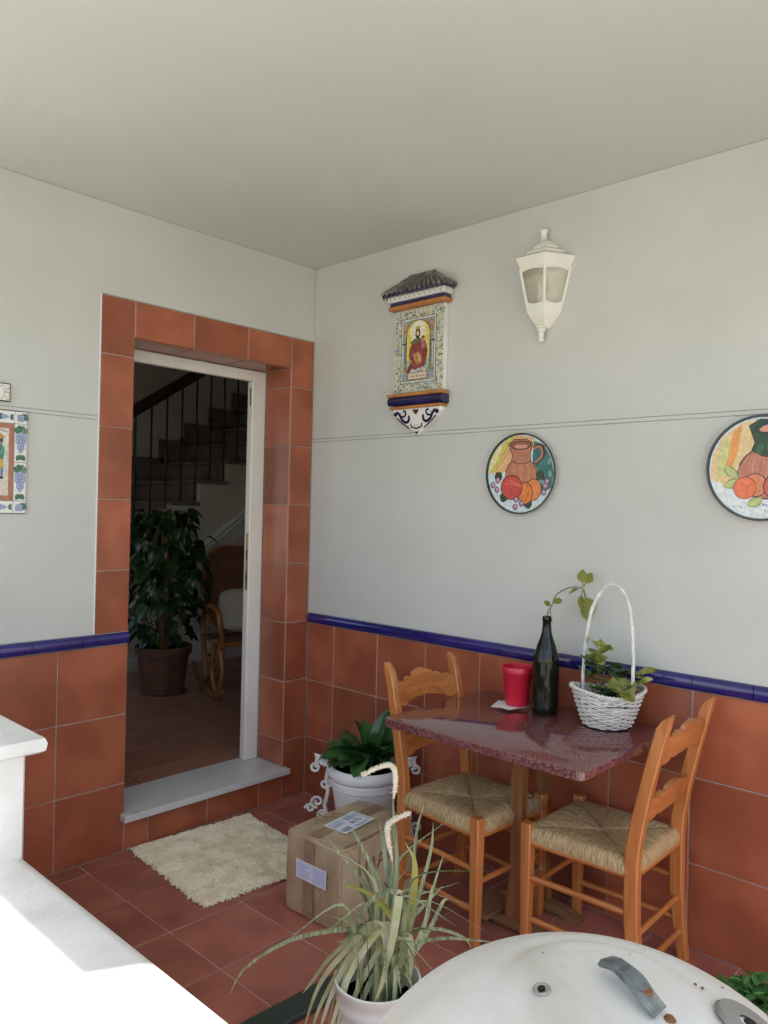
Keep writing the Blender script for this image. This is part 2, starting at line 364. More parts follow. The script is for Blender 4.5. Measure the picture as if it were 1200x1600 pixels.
b.box(-1.176, -1.024, .0025, .012, .896, 2.37); b.box(-1.024, -.148, .0025, .012, 2.214, 2.37); b.box(-.148, 0, .0025, .012, 0, 2.37)
b.box(-1.024, -.148, .0025, .012, 0, .134)
b.box(-1.032, -1.0245, .012, .204, .166, 2.214); b.box(-.1475, -.14, .012, .204, .166, 2.214); b.box(-1.024, -.148, .012, .204, 2.2145, 2.222)
wpart(b, 'grout', 'grout', dw, (-1, 0, 0))
wpart(MB().cbox(-1.1795, -1.1755, -.001, .006, .95, 2.372, .0008), 'caulk_bead', 'white', dw, (-1, 0, 0))
def dt(x0, x1, z0, z1, y0=0., y1=.010, nm='wall_tile', m='tile', g_=.002): tile(nm, m, dw, x0 + g_ + 1, x1 - g_ + 1, y0, y1, z0 + g_, z1 - g_)
zr = [0, .296, .595, .896]
xl = [-3.157, -2.852, -2.547, -2.242, -1.937, -1.632, -1.327, -1.022]
for i in range(len(xl) - 1):
    for j in range(3): dt(xl[i], xl[i + 1], zr[j], zr[j + 1])
for a, c in zip([.949, 1.215, 1.515, 1.82, 2.125], [1.215, 1.515, 1.82, 2.125, 2.370]): dt(-1.175, -1.022, a, c, nm='surround_tile')
hx = [-1.022, -.728, -.424, -.149]
for i in range(3): dt(hx[i], hx[i + 1], 2.212, 2.370, nm='surround_tile')
rz = [0, .297, .602, .905, 1.21, 1.512, 1.815, 2.117, 2.370]
for a, c in zip(rz[:-1], rz[1:]): dt(-.149, -.001, a, c, nm='surround_tile')
for a, c in zip(rz[:-1], rz[1:]):                                  # tiles lining the doorway
    c2 = min(c, 2.212); a2 = max(a, .167)
    if c2 - a2 < .02: continue
    for x0, x1 in ((-.150, -.141), (-1.031, -1.022)):
        tile('reveal_tile', 'tile', dw, x0 + 1, x1 + 1, .0045 if x0 > -.5 else .0125, .203, a2 + .002, c2 - .002)
for i in range(3): tile('reveal_tile', 'tile', dw, hx[i] + 1.002, hx[i + 1] + .998, .0125, .203, 2.212, 2.221)
rx = [-1.022, -.905, -.60, -.30, -.149]
for i in range(4): dt(rx[i], rx[i + 1], 0, .134, nm='riser_tile')
# cobalt dado trim: rounded pencil moulding
def trim(parent, name, L, place):
    prof = [(0, 0), (.010, .002), (.0155, .010), (.017, .022), (.0165, .034), (.012, .044), (.003, .050), (0, .050)]
    b = MB(); b.prism(prof, -L / 2 + .0012, L / 2 - .0012, place); return b
tx = -1.0225; k = 0
while tx > -3.1:
    L = .2065 if k else .2065
    trim(dw, 'trim_tile', L, lambda p, q, h: (h, -p, q)).build('trim_tile', 'blue', dw, smooth=35, loc=(tx - L / 2 + 1, .004, .8975)); tx -= L; k += 1

# ------------------------------------------------------------------ side wall
sw = thing('side_wall', 'long pale grey plaster wall behind the table, terracotta dado below a cobalt border', 'wall', (0, -2, 0))
OS = (0, -2, 0)
b = MB(); b.box(.010, .25, -5.6, .25, -.16, ZC - .001); wpart(b, 'masonry', 'plaster', sw, OS)
for z0, z1 in GZ:
    wpart(MB().cbox(.004, .012, -5.6, .0039, max(z0, .949), z1, .0008), 'plaster_band', 'plaster', sw, OS)
wpart(MB().box(.0025, .012, -4.4, 0, 0, .896), 'grout', 'grout', sw, OS)
yj = [0.0] + [-.2045 - .3035 * k for k in range(14)]
for i in range(len(yj) - 1):
    for j in range(3):
        tile('wall_tile', 'tile', sw, 0, .010, yj[i + 1] + 2.002, yj[i] + 1.998, zr[j] + .002, zr[j + 1] - .002)
ty = -.012; L = .2016; first = True
while ty > -4.2:
    l = .2 if first else L; first = False
    trim(sw, 'trim_tile', l, lambda p, q, h: (-p, h, q)).build('trim_tile', 'blue', sw, smooth=35, loc=(.004, ty - l / 2 + 2, .8975)); ty -= l

# ------------------------------------------------------------------ low garden wall and its taller end
lw = thing('garden_wall', 'low white rendered wall with a smooth bevelled coping at the porch edge', 'wall', (-2.03, -1.7, -.16))
prof = [(-2.150, -.16), (-1.915, -.16), (-1.915, .570), (-1.906, .575), (-1.904, .606), (-1.911, .616), (-1.930, .6195), (-2.040, .6205), (-2.050, .6190), (-2.135, .600), (-2.158, .590), (-2.160, .560), (-2.150, .555)]
MB().prism(prof, -2.30, -1.12, lambda x, z, y: (x + 2.03, y + 1.7, z + .16)).build('rendered_body', 'plaster_w', lw, smooth=50)
pl = thing('wall_pier', 'taller white rendered pier with an overhanging slab cap beside the tiled wall', 'pier', (-2.03, -.56, -.16))
MB().cbox(-.13, .126, -.56, .555, 0, 1.035, .006).build('shaft', 'plaster_w', pl, smooth=30)
b = MB(); V = []; 
for (ox, oz) in ((.150, 1.035), (.160, 1.042), (.163, 1.060), (.158, 1.073), (.145, 1.079)): V.append((ox, oz))
F = []; vv = []
for ox, oz in V: vv += [(-ox, -.56 - ox + .126, oz), (ox, -.56 - ox + .126, oz), (ox, .558, oz), (-ox, .558, oz)]
for i in range(len(V) - 1):
    for k in range(4): F.append((i * 4 + k, i * 4 + (k + 1) % 4, i * 4 + 4 + (k + 1) % 4, i * 4 + 4 + k))
F += [(0, 1, 2, 3), tuple(len(vv) - 4 + k for k in range(4))]
b.add(vv, F).build('slab_cap', 'plaster_w', pl, smooth=35)

# ------------------------------------------------------------------ door sill and frame
si = thing('door_sill', 'worn grey white marble sill slab across the doorway step', 'sill', (-.6, .1, .136))
sg_ = [(-.442, -.142), (.468, -.142), (.468, -.1005), (.449, -.1005), (.449, .17), (-.42, .17), (-.42, -.1005), (-.442, -.1005)]
b = MB(); n = 8; V = []
for z, o in ((.0005, 0), (.0255, 0), (.0285, .003)):
    for x, y in sg_: V.append((x * (1 - o * 2), max(y, -.142 + o), z))
b.add(V, [tuple(range(8)), tuple(range(16, 24))] + [(a * 8 + i, a * 8 + (i + 1) % 8, a * 8 + 8 + (i + 1) % 8, a * 8 + 8 + i) for a in range(2) for i in range(8)]).build('slab', 'marble', si, smooth=20)
df = thing('door_frame', 'white lacquered door frame set inside the tiled doorway', 'door frame', (-.59, .23, .1655))
def fb(nm, x0, x1, y0, y1, z0, z1, m='white', b_=.004, par=df): return MB().cbox(x0 + .59, x1 + .59, y0 - .23, y1 - .23, z0 - .1655, z1 - .1655, b_).build(nm, m, par, smooth=30)
j1 = fb('jamb', -.236, -.1505, .206, .238, .1655, 2.211); j2 = fb('jamb', -1.0215, -.938, .206, .238, .1655, 2.211)
hd = fb('head', -.937, -.237, .207, .239, 2.154, 2.2105)
fb('rebate', -.222, -.152, .2385, .27, .166, 2.20, par=j1); fb('rebate', -.937, -.237, .2395, .27, 2.167, 2.205, par=hd)
sp = fb('strike_plate', -.2385, -.2362, .214, .232, 1.06, 1.36, 'brass', .001)
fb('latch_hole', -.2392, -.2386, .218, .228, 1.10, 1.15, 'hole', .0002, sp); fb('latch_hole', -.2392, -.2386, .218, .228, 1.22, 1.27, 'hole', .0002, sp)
fb('door_catch', -.2375, -.2362, .216, .230, 2.03, 2.12, 'steel', .0005)

# ------------------------------------------------------------------ hall behind the door
ZF = .15
hf = MB().box(-1.7, 4.2, .251, 3.9, ZF - .1, ZF - .004).build('hall_floor', 'dgrout'); tag(hf, kind='structure')
hxs = [-.355 + .41 * k for k in range(-4, 11)]; hys = [.455 + .365 * k for k in range(0, 10)]
hys = [.262, .47, .80, 1.21, 1.62, 2.03, 2.44, 2.85]
for i in range(len(hxs) - 1):
    if hxs[i] < -1.7: continue
    for j in range(len(hys) - 1):
        tile('floor_tile', 'itile', hf, hxs[i] + .0045, hxs[i + 1] - .0045, hys[j] + .0045, hys[j + 1] - .0045, ZF - .012, ZF, .0008)
hw = thing('hall_walls', 'dim cream plaster walls of the stair hall behind the doorway', 'wall', (1.2, 2, ZF))
def hp(nm, x0, x1, y0, y1, z0, z1): MB().box(x0 - 1.2, x1 - 1.2, y0 - 2, y1 - 2, z0 - ZF, z1 - ZF).build(nm, 'plaster_in', hw)
hp('back_wall', -1.9, 4.4, 3.75, 3.95, ZF, 4.6); hp('side_wall', -1.9, -1.7, .251, 1.2, ZF, 4.6); hp('side_wall', -1.9, -1.7, 2.5, 3.749, ZF, 4.6); hp('side_wall', -1.9, -1.7, 1.2005, 2.4995, ZF, 1.0); hp('side_wall', -1.9, -1.7, 1.2005, 2.4995, 2.2, 4.6); hp('side_wall', 4.2, 4.4, .251, 3.749, ZF, 4.6)  # unseen window opening left in one side wall, added to brighten the hall
hp('front_wall', -1.9, 4.4, .10, .2505, ZC + .23, 4.6); hp('front_wall', .251, 4.4, .10, .2505, -.1, ZC + .22); hp('upper_ceiling', -1.9, 4.4, .10, 3.95, 4.601, 4.75)
# staircase
YS = 2.62; SX = .76; RUN = .283; RISE = .187; Z0s = 1.525
st = thing('staircase', 'marble stairs with black iron balusters and dark handrail in the dim hall', 'staircase', (1.2, YS, ZF))
def sx_(x): return x - 1.2
N0, N1 = -7, 8
# stepped side wall
pts = [(SX - 7 * RUN, ZF)]
for k in range(N0 + 1, N1):
    zt = Z0s + RISE * k - .03
    if zt < ZF: continue
    pts += [(SX + RUN * k, zt - RISE if len(pts) > 1 else ZF), (SX + RUN * k, zt)]
pts = pts[1:] + [(SX + RUN * N1, pts[-1][1]), (SX + RUN * N1, ZF)]
MB().prism([(sx_(x), z - ZF) for x, z in pts], 0, .08, lambda x, z, y: (x, y, z)).build('side_panel', 'plaster_in', st)
for k in range(N0 + 1, N1):
    zt = Z0s + RISE * k
    if zt - .03 < ZF: continue
    MB().cbox(sx_(SX + RUN * k - .025), sx_(SX + RUN * (k + 1)), -.03, 1.11, zt - .0295 - ZF, zt - ZF, .004).build('tread', 'stepm', st)
    MB().box(sx_(SX + RUN * k + .002), sx_(SX + RUN * k + .02), .081, 1.11, max(zt - RISE, ZF) - ZF + .0005, zt - .031 - ZF).build('riser', 'stepm', st)
    MB().box(sx_(SX + RUN * k - .02), sx_(SX + RUN * (k + 1) + .02), 1.105, 1.128, zt - ZF + .001, zt + .24 - ZF).build('skirting', 'stepm', st)
# handrail + balusters
def rail(x): return 2.22 + (x - .40) * .655
a, c = -.6, 2.4
MB().tube([(sx_(a), .03, rail(a) - ZF), (sx_(c), .03, rail(c) - ZF)], .052, 8, sq=.7).build('handrail', 'dwood', st, smooth=40)
for i in range(12):
    x = -.12 + i * .142 + .43 - .142 * 3
    zb = Z0s + RISE * math.floor((x - SX) / RUN + .05)
    bo = MB().tube([(sx_(x), .03, zb - ZF), (sx_(x), .03, rail(x) - .045 - ZF)], .0085, 6).build('baluster', 'iron', st)
    zm = zb + (rail(x) - zb) * (.52 if i % 2 else .50)
    if i % 2: MB().lathe([(.009, -.02), (.021, -.008), (.021, .008), (.009, .02)], 10, (sx_(x), .03, zm - ZF)).build('collar', 'iron', bo, smooth=50)
    else: MB().lathe([(.009, -.08), (.019, -.05), (.012, -.03), (.021, 0), (.012, .03), (.019, .05), (.009, .08)], 10, (sx_(x), .03, zm - ZF)).build('basket_twist', 'iron', bo, smooth=50)
# cupboard front with lattice under the stair
def clipseg(p, d, poly):
    t0, t1 = -9, 9
    for i in range(len(poly)):
        ax, az = poly[i]; bx, bz = poly[(i + 1) % len(poly)]; nx, nz = -(bz - az), bx - ax
        den = d[0] * nx + d[1] * nz; num = (ax - p[0]) * nx + (az - p[1]) * nz
        if abs(den) < 1e-9:
            if num > 0: return None
            continue
        t = num / den
        if den > 0: t0 = max(t0, t)
        else: t1 = min(t1, t)
    return (t0, t1) if t1 > t0 + .004 else None
def slope(x): return 1.175 + (x - 1.19) * .70
cp = MB()
cp.prism([(sx_(.35), .0), (sx_(2.6), .0), (sx_(2.6), slope(2.6) + .07 - ZF), (sx_(.35), slope(.35) + .07 - ZF)], -.014, -.001, lambda x, z, y: (x, y, z))
cb = cp.build('cupboard_backing', 'white', st)
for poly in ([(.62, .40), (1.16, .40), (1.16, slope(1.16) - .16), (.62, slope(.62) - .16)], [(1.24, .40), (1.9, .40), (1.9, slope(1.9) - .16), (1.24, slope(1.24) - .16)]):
    h = MB(); h.prism([(sx_(x), z - ZF) for x, z in poly], -.0165, -.0145, lambda x, z, y: (x, y, z)); h.build('gap_shade_sheet', 'hole', st)  # solid black sheet, paints in the shade behind the lattice
    la = MB(); s = .030
    for sg in (1, -1):
        for i in range(-80, 81):
            p = (1.2 + i * s, .8); d = (.7071, .7071 * sg); r = clipseg(p, d, poly)
            if not r: continue
            q0 = Vector((p[0] + d[0] * r[0] - 1.2, 0, p[1] + d[1] * r[0] - ZF)); q1 = Vector((p[0] + d[0] * r[1] - 1.2, 0, p[1] + d[1] * r[1] - ZF))
            nrm = Vector((-d[1], 0, d[0])) * .0062; y0, y1 = (-.0215, -.0168) if sg > 0 else (-.0265, -.0218)
            la.add([q0 + nrm + Vector((0, y0, 0)), q1 + nrm + Vector((0, y0, 0)), q1 - nrm + Vector((0, y0, 0)), q0 - nrm + Vector((0, y0, 0)),
                    q0 + nrm + Vector((0, y1, 0)), q1 + nrm + Vector((0, y1, 0)), q1 - nrm + Vector((0, y1, 0)), q0 - nrm + Vector((0, y1, 0))],
                   [(0, 1, 2, 3), (4, 5, 6, 7), (0, 1, 5, 4), (1, 2, 6, 5), (2, 3, 7, 6), (3, 0, 4, 7)])
    tag(la.build('lattice', 'white', st), kind='stuff')
for q in (0, .045): MB().tube([(sx_(.4), -.02, slope(.4) + .04 - q - ZF), (sx_(2.5), -.02, slope(2.5) + .04 - q - ZF)], .012, 6).build('sloping_bead', 'white', st)
MB().cbox(sx_(.35), sx_(2.6), -.03, -.0145, .001, .10, .003).build('skirting_board', 'white', st)

# ------------------------------------------------------------------ leaf meshes
def leafmesh(name, L, W, m, shape='oval', curl=.3, fold=.15, nu=8, wav=0.):
    b = MB()
    def wd(t):
        if shape == 'heart': return min(1, t / .10) ** .5 * (1 - ((t - .22) / .78) ** 1.7 if t > .22 else 1)
        if shape == 'round': return math.sqrt(max(0, 1 - (2 * t - 1) ** 2))
        if shape == 'spoon': return max(.12, math.sin(PI * min(1, max(0, (t - .25) / .75)) ** .8)) if t < .99 else .05
        return math.sin(PI * min(1, .03 + t * .97)) ** .75
    def fn(u, v):
        t = u; a = (v * 2 - 1) * wd(t) * W / 2; ang = curl * t
        x = L * (math.sin(ang) / curl if curl else t); z = -L * ((1 - math.cos(ang)) / curl if curl else 0)
        z += abs(a) * fold + wav * math.sin(t * 13 + v * 3) * W * abs(v - .5)
        return (x, a, z)
    b.grid(fn, nu, 4); return b.mesh(name, m, smooth=60, fix=False)
def put_leaf(parent, me, p, d, roll=0., s=1., nm='leaf'):
    d = Vector(d).normalized(); q = d.to_track_quat('X', 'Z').to_matrix() @ Matrix.Rotation(roll, 3, 'X')
    return link(nm, me, parent, Vector(p), q.to_euler(), s)

# pothos on its coir pole
pp = thing('climbing_plant', 'tall climbing plant on a coir pole in an old terracotta tub, in the dim hall', 'plant', (.28, 1.87, ZF)); pp.scale = (.96, .96, .97)
MB().lathe([(.155, 0), (.165, .01), (.165, .03), (.155, .035), (.185, .27), (.19, .29), (.205, .29), (.208, .345), (.195, .35), (.185, .345), (.18, .31)], 32).build('terracotta_tub', 'terra', pp, smooth=40)
MB().lathe([(0.001, .312), (.18, .312)], 24).build('soil', 'soil', pp)
MB().tube([(0, 0, .31), (0, 0, 1.36)], .038, 12).build('coir_pole', 'pole', pp)
PL = [leafmesh('leaf', .135, .085, 'pothos', 'heart', c, .25) for c in (.5, .9, 1.3)]
for i in range(290):
    z = .42 + (rnd.random() ** .9) * .92; a = rnd.uniform(0, 2 * PI)
    rmax = .17 + .13 * math.sin(PI * min(1, max(.0, (z - .25) / 1.15)))
    r = rmax * rnd.uniform(.35, 1.0)
    d = Vector((math.cos(a + rnd.uniform(-.6, .6)), math.sin(a + rnd.uniform(-.6, .6)), rnd.uniform(-1.3, .25)))
    put_leaf(pp, rnd.choice(PL), (r * math.cos(a), r * math.sin(a), z), d, rnd.uniform(-.6, .6), rnd.uniform(.7, 1.2))
for p, d, s in [((.22, -.2, 1.16), (.8, -.6, -.3), 1.15), ((.28, -.18, 1.02), (.8, -.5, -.8), 1.1), ((.25, -.2, .28), (.6, -.5, -1), 1.1), ((-.05, -.1, 1.3), (-.6, -.2, .5), 1)]: put_leaf(pp, PL[1], p, d, 0, s)
b = MB()
for i in range(9):
    a = i * .7; b.tube(spline([(.03 * math.cos(a), .03 * math.sin(a), .32), (.16 * math.cos(a), .16 * math.sin(a), .6), (.12 * math.cos(a + .4), .12 * math.sin(a + .4), 1.0), (.03 * math.cos(a), .03 * math.sin(a), 1.32)], 14), .005, 5)
b.build('vine', 'stem', pp, smooth=60)

# bentwood rocking chair
rc = thing('rocking_chair', 'bentwood rocking chair with cane back and cream cushion in the dim hall', 'rocking chair', (.73, 1.52, ZF), (0, 0, R(-20))); rc.scale = (1.02, 1.02, .94)
# local: faces -Y, width along X
rt = .019
for s in (-1, 1):
    x = s * .25
    MB().tube(spline([(x, -.36, .10), (x, -.22, .025), (x, 0, .014), (x, .3, .05), (x, .5, .14)], 20), rt, 8).build('rocker', 'rattan', rc, smooth=60)
    loop = [(x, -.30, .40), (x, -.36, .22), (x, -.24, .05), (x, -.10, .18), (x, -.12, .36), (x, -.22, .44), (x, -.33, .40)]
    MB().tube(spline(loop, 30), rt, 8).build('front_loop', 'rattan', rc, smooth=60)
    MB().tube(spline([(x * .92, -.30, .42), (x * 1.08, -.36, .56), (x * 1.08, -.28, .665), (x * 1.08, -.05, .68), (x * 1.02, .14, .60), (x, .2, .45), (x, .08, .12), (x, .2, .04)], 34), rt, 8).build('arm', 'rattan', rc, smooth=60)
    MB().tube(spline([(x * .9, -.26, .43), (x * .97, -.12, .22), (x, .15, .05)], 14), rt * .8, 8).build('leg', 'rattan', rc, smooth=60)
sf = MB(); sf.tube([(-.24, -.30, .425), (.24, -.30, .425), (.25, .18, .41), (-.25, .18, .41), (-.24, -.30, .425)], .016, 8); sf.build('seat_frame', 'rattan', rc, smooth=50)
MB().box(-.235, .235, -.29, .17, .418, .426).build('cane_seat', 'cane', rc)
def bk(a, r=1.): return Vector((.235 * r * math.copysign(abs(math.cos(a)) ** .7, math.cos(a)), .18 + .20 * (.72 + .36 * r * math.sin(a)) - .02, .44 + .33 * (1 + r * math.copysign(abs(math.sin(a)) ** .75, math.sin(a)))))
ring = [bk(2 * PI * k / 40) for k in range(41)]
MB().tube(ring, .015, 8).build('back_frame', 'rattan', rc, smooth=60)
MB().add([bk(2 * PI * k / 40, .97) for k in range(40)], [tuple(range(40))]).build('cane_back', 'cane', rc, fix=False)
cu = MB(); 
def cf(u, v):
    a = u * 2 * PI; e = math.sin(v * PI); 
    return (.19 * math.copysign(abs(math.cos(a)) ** .5, math.cos(a)) * e ** .4, .055 * math.cos(v * PI), .17 * math.copysign(abs(math.sin(a)) ** .5, math.sin(a)) * e ** .4)
cu.grid(cf, 32, 12); cu.build('cushion', 'cushion', rc, smooth=70, loc=(.03, .115, .615), rot=(R(-18), 0, 0))

# ------------------------------------------------------------------ shaggy mat
mt = thing('doormat', 'cream shaggy cotton mat in front of the doorway step', 'mat', (-.728, -.352, 0), (0, 0, R(-4.5)))
b = MB(); n = 26; hx_, hy_ = .292, .315; V = []; 
def edge(t): return .008 * noise.noise((t * 9, 3.1, .2))
b.grid(lambda u, v: ((u * 2 - 1) * (hx_ + edge(v * 3)), (v * 2 - 1) * (hy_ + edge(u * 3 + 7)), .009 + .004 * noise.noise((u * 5, v * 5, 1))), n, n)
b.grid(lambda u, v: ((u * 2 - 1) * (hx_ + edge(v * 3)), (v * 2 - 1) * (hy_ + edge(u * 3 + 7)), .001), n, n)
b.build('backing', 'shag', mt, fix=False)
b = MB()
for i in range(8200):
    x = rnd.uniform(-1, 1) * hx_; y = rnd.uniform(-1, 1) * hy_
    a = noise.noise((x * 7, y * 7, .5)) * 5 + rnd.uniform(-1.1, 1.1); l = rnd.uniform(.013, .026); h = rnd.uniform(.004, .009)
    p0 = Vector((x, y, .006)); dd = Vector((math.cos(a), math.sin(a), 0))
    b.tube([p0, p0 + dd * l * .4 + Vector((0, 0, h)), p0 + dd * l + Vector((0, 0, h * rnd.uniform(.1, .8)))], [.0030, .0032, .0020], 4)
for i in range(420):
    t = rnd.uniform(-1, 1); sd = rnd.randrange(4); o = rnd.uniform(.003, .013); j = rnd.uniform(-.01, .01)
    p, d = [((t * hx_, -hy_), (0, -1)), ((t * hx_, hy_), (0, 1)), ((-hx_, t * hy_), (-1, 0)), ((hx_, t * hy_), (1, 0))][sd]
    p0 = Vector((*p, .006)); b.tube([p0 - Vector((*d, 0)) * .01, p0 + Vector((d[0] * o * .6 + j * abs(d[1]), d[1] * o * .6 + j * abs(d[0]), .004)), p0 + Vector((d[0] * o + j * 2 * abs(d[1]), d[1] * o + j * 2 * abs(d[0]), -.003))], [.0028, .0028, .0016], 4)
tag(b.build('pile', 'shag', mt, smooth=80, fix=False), kind='stuff')

# ------------------------------------------------------------------ cardboard box
bx = thing('cardboard_box', 'battered taped cardboard parcel box standing on the tiled floor', 'box', (-.625, -.985, 0), (0, 0, R(1.5)))
b = MB(); HX, HY, HZ = .195, .146, .30
bmx = bmesh.new(); bmesh.ops.create_cube(bmx, size=1)
bmesh.ops.scale(bmx, vec=(2 * HX, 2 * HY, HZ), verts=bmx.verts); bmesh.ops.translate(bmx, vec=(0, 0, HZ / 2), verts=bmx.verts)
bmesh.ops.bevel(bmx, geom=bmx.edges[:], offset=.008, segments=2, affect='EDGES')
bmesh.ops.subdivide_edges(bmx, edges=[e for e in bmx.edges if e.calc_length() > .1], cuts=9, use_grid_fill=True)
for v in bmx.verts:
    p = v.co; q = Vector((p.x * 7, p.y * 7, p.z * 7)); f_ = .0035
    if p.z > .015: v.co += Vector((noise.noise(q), noise.noise(q + Vector((9, 0, 0))), noise.noise(q + Vector((0, 9, 0))))) * f_
    if p.z > HZ - .01: v.co.z += .010 * (1 - (p.y / HY) ** 2) * (.4 + .6 * (.5 + .5 * p.x / HX)) - .004 * max(0, -p.x / HX)
    if abs(p.x) > HX - .01 and .03 < p.z < HZ - .03: v.co.x += math.copysign(.004 * math.sin(PI * p.z / HZ), p.x)
me = bpy.data.meshes.new('carton'); bmx.to_mesh(me); bmx.free(); me.materials.append(M['card'])
me.polygons.foreach_set('use_smooth', [True] * len(me.polygons)); me.set_sharp_from_angle(angle=R(45)); carton = link('carton', me, bx)
def topz(x, y): return HZ + .010 * (1 - (y / HY) ** 2) * (.4 + .6 * (.5 + .5 * x / HX)) - .004 * max(0, -x / HX)
b = MB()
b.grid(lambda u, v: (-HX + .012 + u * (2 * HX - .022), -.012 + v * .052, topz(-HX + u * 2 * HX, .014) + .0032), 20, 2)
b.build('tape', 'tape', bx, fix=False); b = MB()
b.grid(lambda u, v: (-HX - .0085 - .001 * math.sin(u * PI), -.012 + v * .052, .02 + u * (HZ - .03)), 12, 2)
b.build('tape', 'tape', bx, fix=False)
for y0, y1 in ((-.140, -.126),): MB().grid(lambda u, v: (-HX + .02 + u * (2 * HX - .04), y0 + v * (y1 - y0), topz(-HX + u * 2 * HX, (y0 + y1) / 2) + .0035), 16, 2).build('tape', 'tape', bx, fix=False)
# printed labels
def strip(P, x0, x1, y0, y1, n, c, vert=True):
    for i in range(n):
        t0 = i / n; t1 = t0 + rnd.uniform(.25, .75) / n
        if vert: P.rect(x0 + (x1 - x0) * t0, x0 + (x1 - x0) * t1, y0, y1, c)
        else: P.rect(x0, x0 + (x1 - x0) * rnd.uniform(.55, 1), y0 + (y1 - y0) * t0, y0 + (y1 - y0) * t1, c)
INK = (.10, .12, .14); LINK = (.42, .48, .54)
tl = MB().grid(lambda u, v: ((u - .5) * .170, (v - .5) * .112, .0002), 8, 4).build('shipping_label', 'paper', bx, fix=False, loc=(-.015, -.006, topz(-.015, -.006) + .0046), rot=(0, R(-2.2), R(3)))
P = Paint(.0004, .00006); P.rect(-.082, .082, -.053, .053, (.66, .72, .80))
strip(P, -.075, -.02, .018, .047, 16, LINK); strip(P, -.075, -.03, -.046, -.020, 9, INK); strip(P, .0, .075, .012, .046, 6, LINK, False); strip(P, -.01, .07, -.050, -.032, 3, LINK, False)
strip(P, -.078, -.02, .004, .015, 2, LINK, False); P.rect(.070, .074, -.045, .045, LINK)
P.build('printing', tl, 'print_')
def text(s, size, name, mat_, parent, loc, rot=(0, 0, 0), align='CENTER', sp=1.):
    cu_ = bpy.data.curves.new(name, 'FONT'); cu_.body = s; cu_.size = size; cu_.align_x = align; cu_.align_y = 'CENTER'; cu_.space_character = sp; cu_.offset = size * .012
    to = bpy.data.objects.new(name, cu_); col.objects.link(to); dg = bpy.context.evaluated_depsgraph_get()
    me_ = bpy.data.meshes.new_from_object(to.evaluated_get(dg)); bpy.data.objects.remove(to); bpy.data.curves.remove(cu_)
    me_.materials.clear(); me_.materials.append(mat_); return link(name, me_, parent, loc, rot)
M['ink'] = plain('black_ink', (.02, .02, .022), .6)
text('B175', .025, 'printed_number', M['ink'], tl, (.022, -.012, .0016), (0, 0, R(0)))
ll = MB().grid(lambda u, v: ((u - .5) * .158, (v - .5) * .068, .0002), 6, 3).build('customs_label', 'paper', bx, fix=False, loc=(-HX - .0125, -.003, .178), rot=(PI / 2, 0, -PI / 2))
P = Paint(.0004, .00006); P.rect(-.075, .075, -.030, .030, (.66, .71, .90))
strip(P, -.070, .0, -.026, .026, 9, (.48, .55, .80), False); strip(P, .012, .07, -.026, .026, 9, (.54, .60, .86), True)
P.build('printing', ll, 'print_')
P = Paint(.0, .00006)
hand = [[(-.10, -.03), (-.10, .03), (-.08, .0), (-.06, .03), (-.06, -.025)], [(-.04, -.02), (-.02, .03), (0, -.02)], [(-.03, .0), (-.008, .002)], [(.015, -.02), (.018, .03), (.04, .015), (.02, .0), (.045, -.022)], [(.06, -.02), (.065, .03)], [(.085, .03), (.08, -.015), (.105, .03)], [(0, -.09), (.02, -.11), (.05, -.055)], [(.03, -.14), (.06, -.135)], [(-.09, -.085), (-.07, -.088)]]
for s in hand: P.curve(s, .0048, (.16, .02, .018), n=10)
hm = P.build('marker_writing', bx, 'print_'); hm.location = (.03, -HY - .0048, .205); hm.rotation_euler = (PI / 2, 0, 0)
P = Paint(.0, .00006)
for k in range(6): P.curve([(-.09 + k * .022, .0), (-.08 + k * .022, .018 * (1 if k % 2 else -.6)), (-.072 + k * .022, -.012)], .003, (.07, .04, .028), n=8)
hm = P.build('marker_writing', bx, 'print_'); hm.location = (-.03, .085, HZ + .0115); hm.rotation_euler = (0, R(-1), 0)
b = MB()
for i in range(60):
    if rnd.random() < .5:
        y = rnd.uniform(-HY + .01, HY - .01); z = rnd.uniform(.02, HZ - .02); l = rnd.uniform(.01, .05); a = rnd.uniform(-.8, .8) + (PI / 2 if rnd.random() < .5 else 0)
        p = Vector((-HX - .0088, y, z)); d = Vector((0, math.cos(a), math.sin(a)))
    else:
        x = rnd.uniform(-HX + .01, HX - .01); z = rnd.uniform(.02, HZ - .02); l = rnd.uniform(.01, .05); a = rnd.uniform(-.8, .8) + (PI / 2 if rnd.random() < .5 else 0)
        p = Vector((x, -HY - .0052, z)); d = Vector((math.cos(a), 0, math.sin(a)))
    b.tube([p, p + d * l * .5, p + d * l], [.0004, .0011, .0004], 4)
M['scuff'] = plain('paper_scuff', (.50, .42, .30), .8)
tag(b.build('scuff_marks', 'scuff', bx, fix=False), kind='stuff')

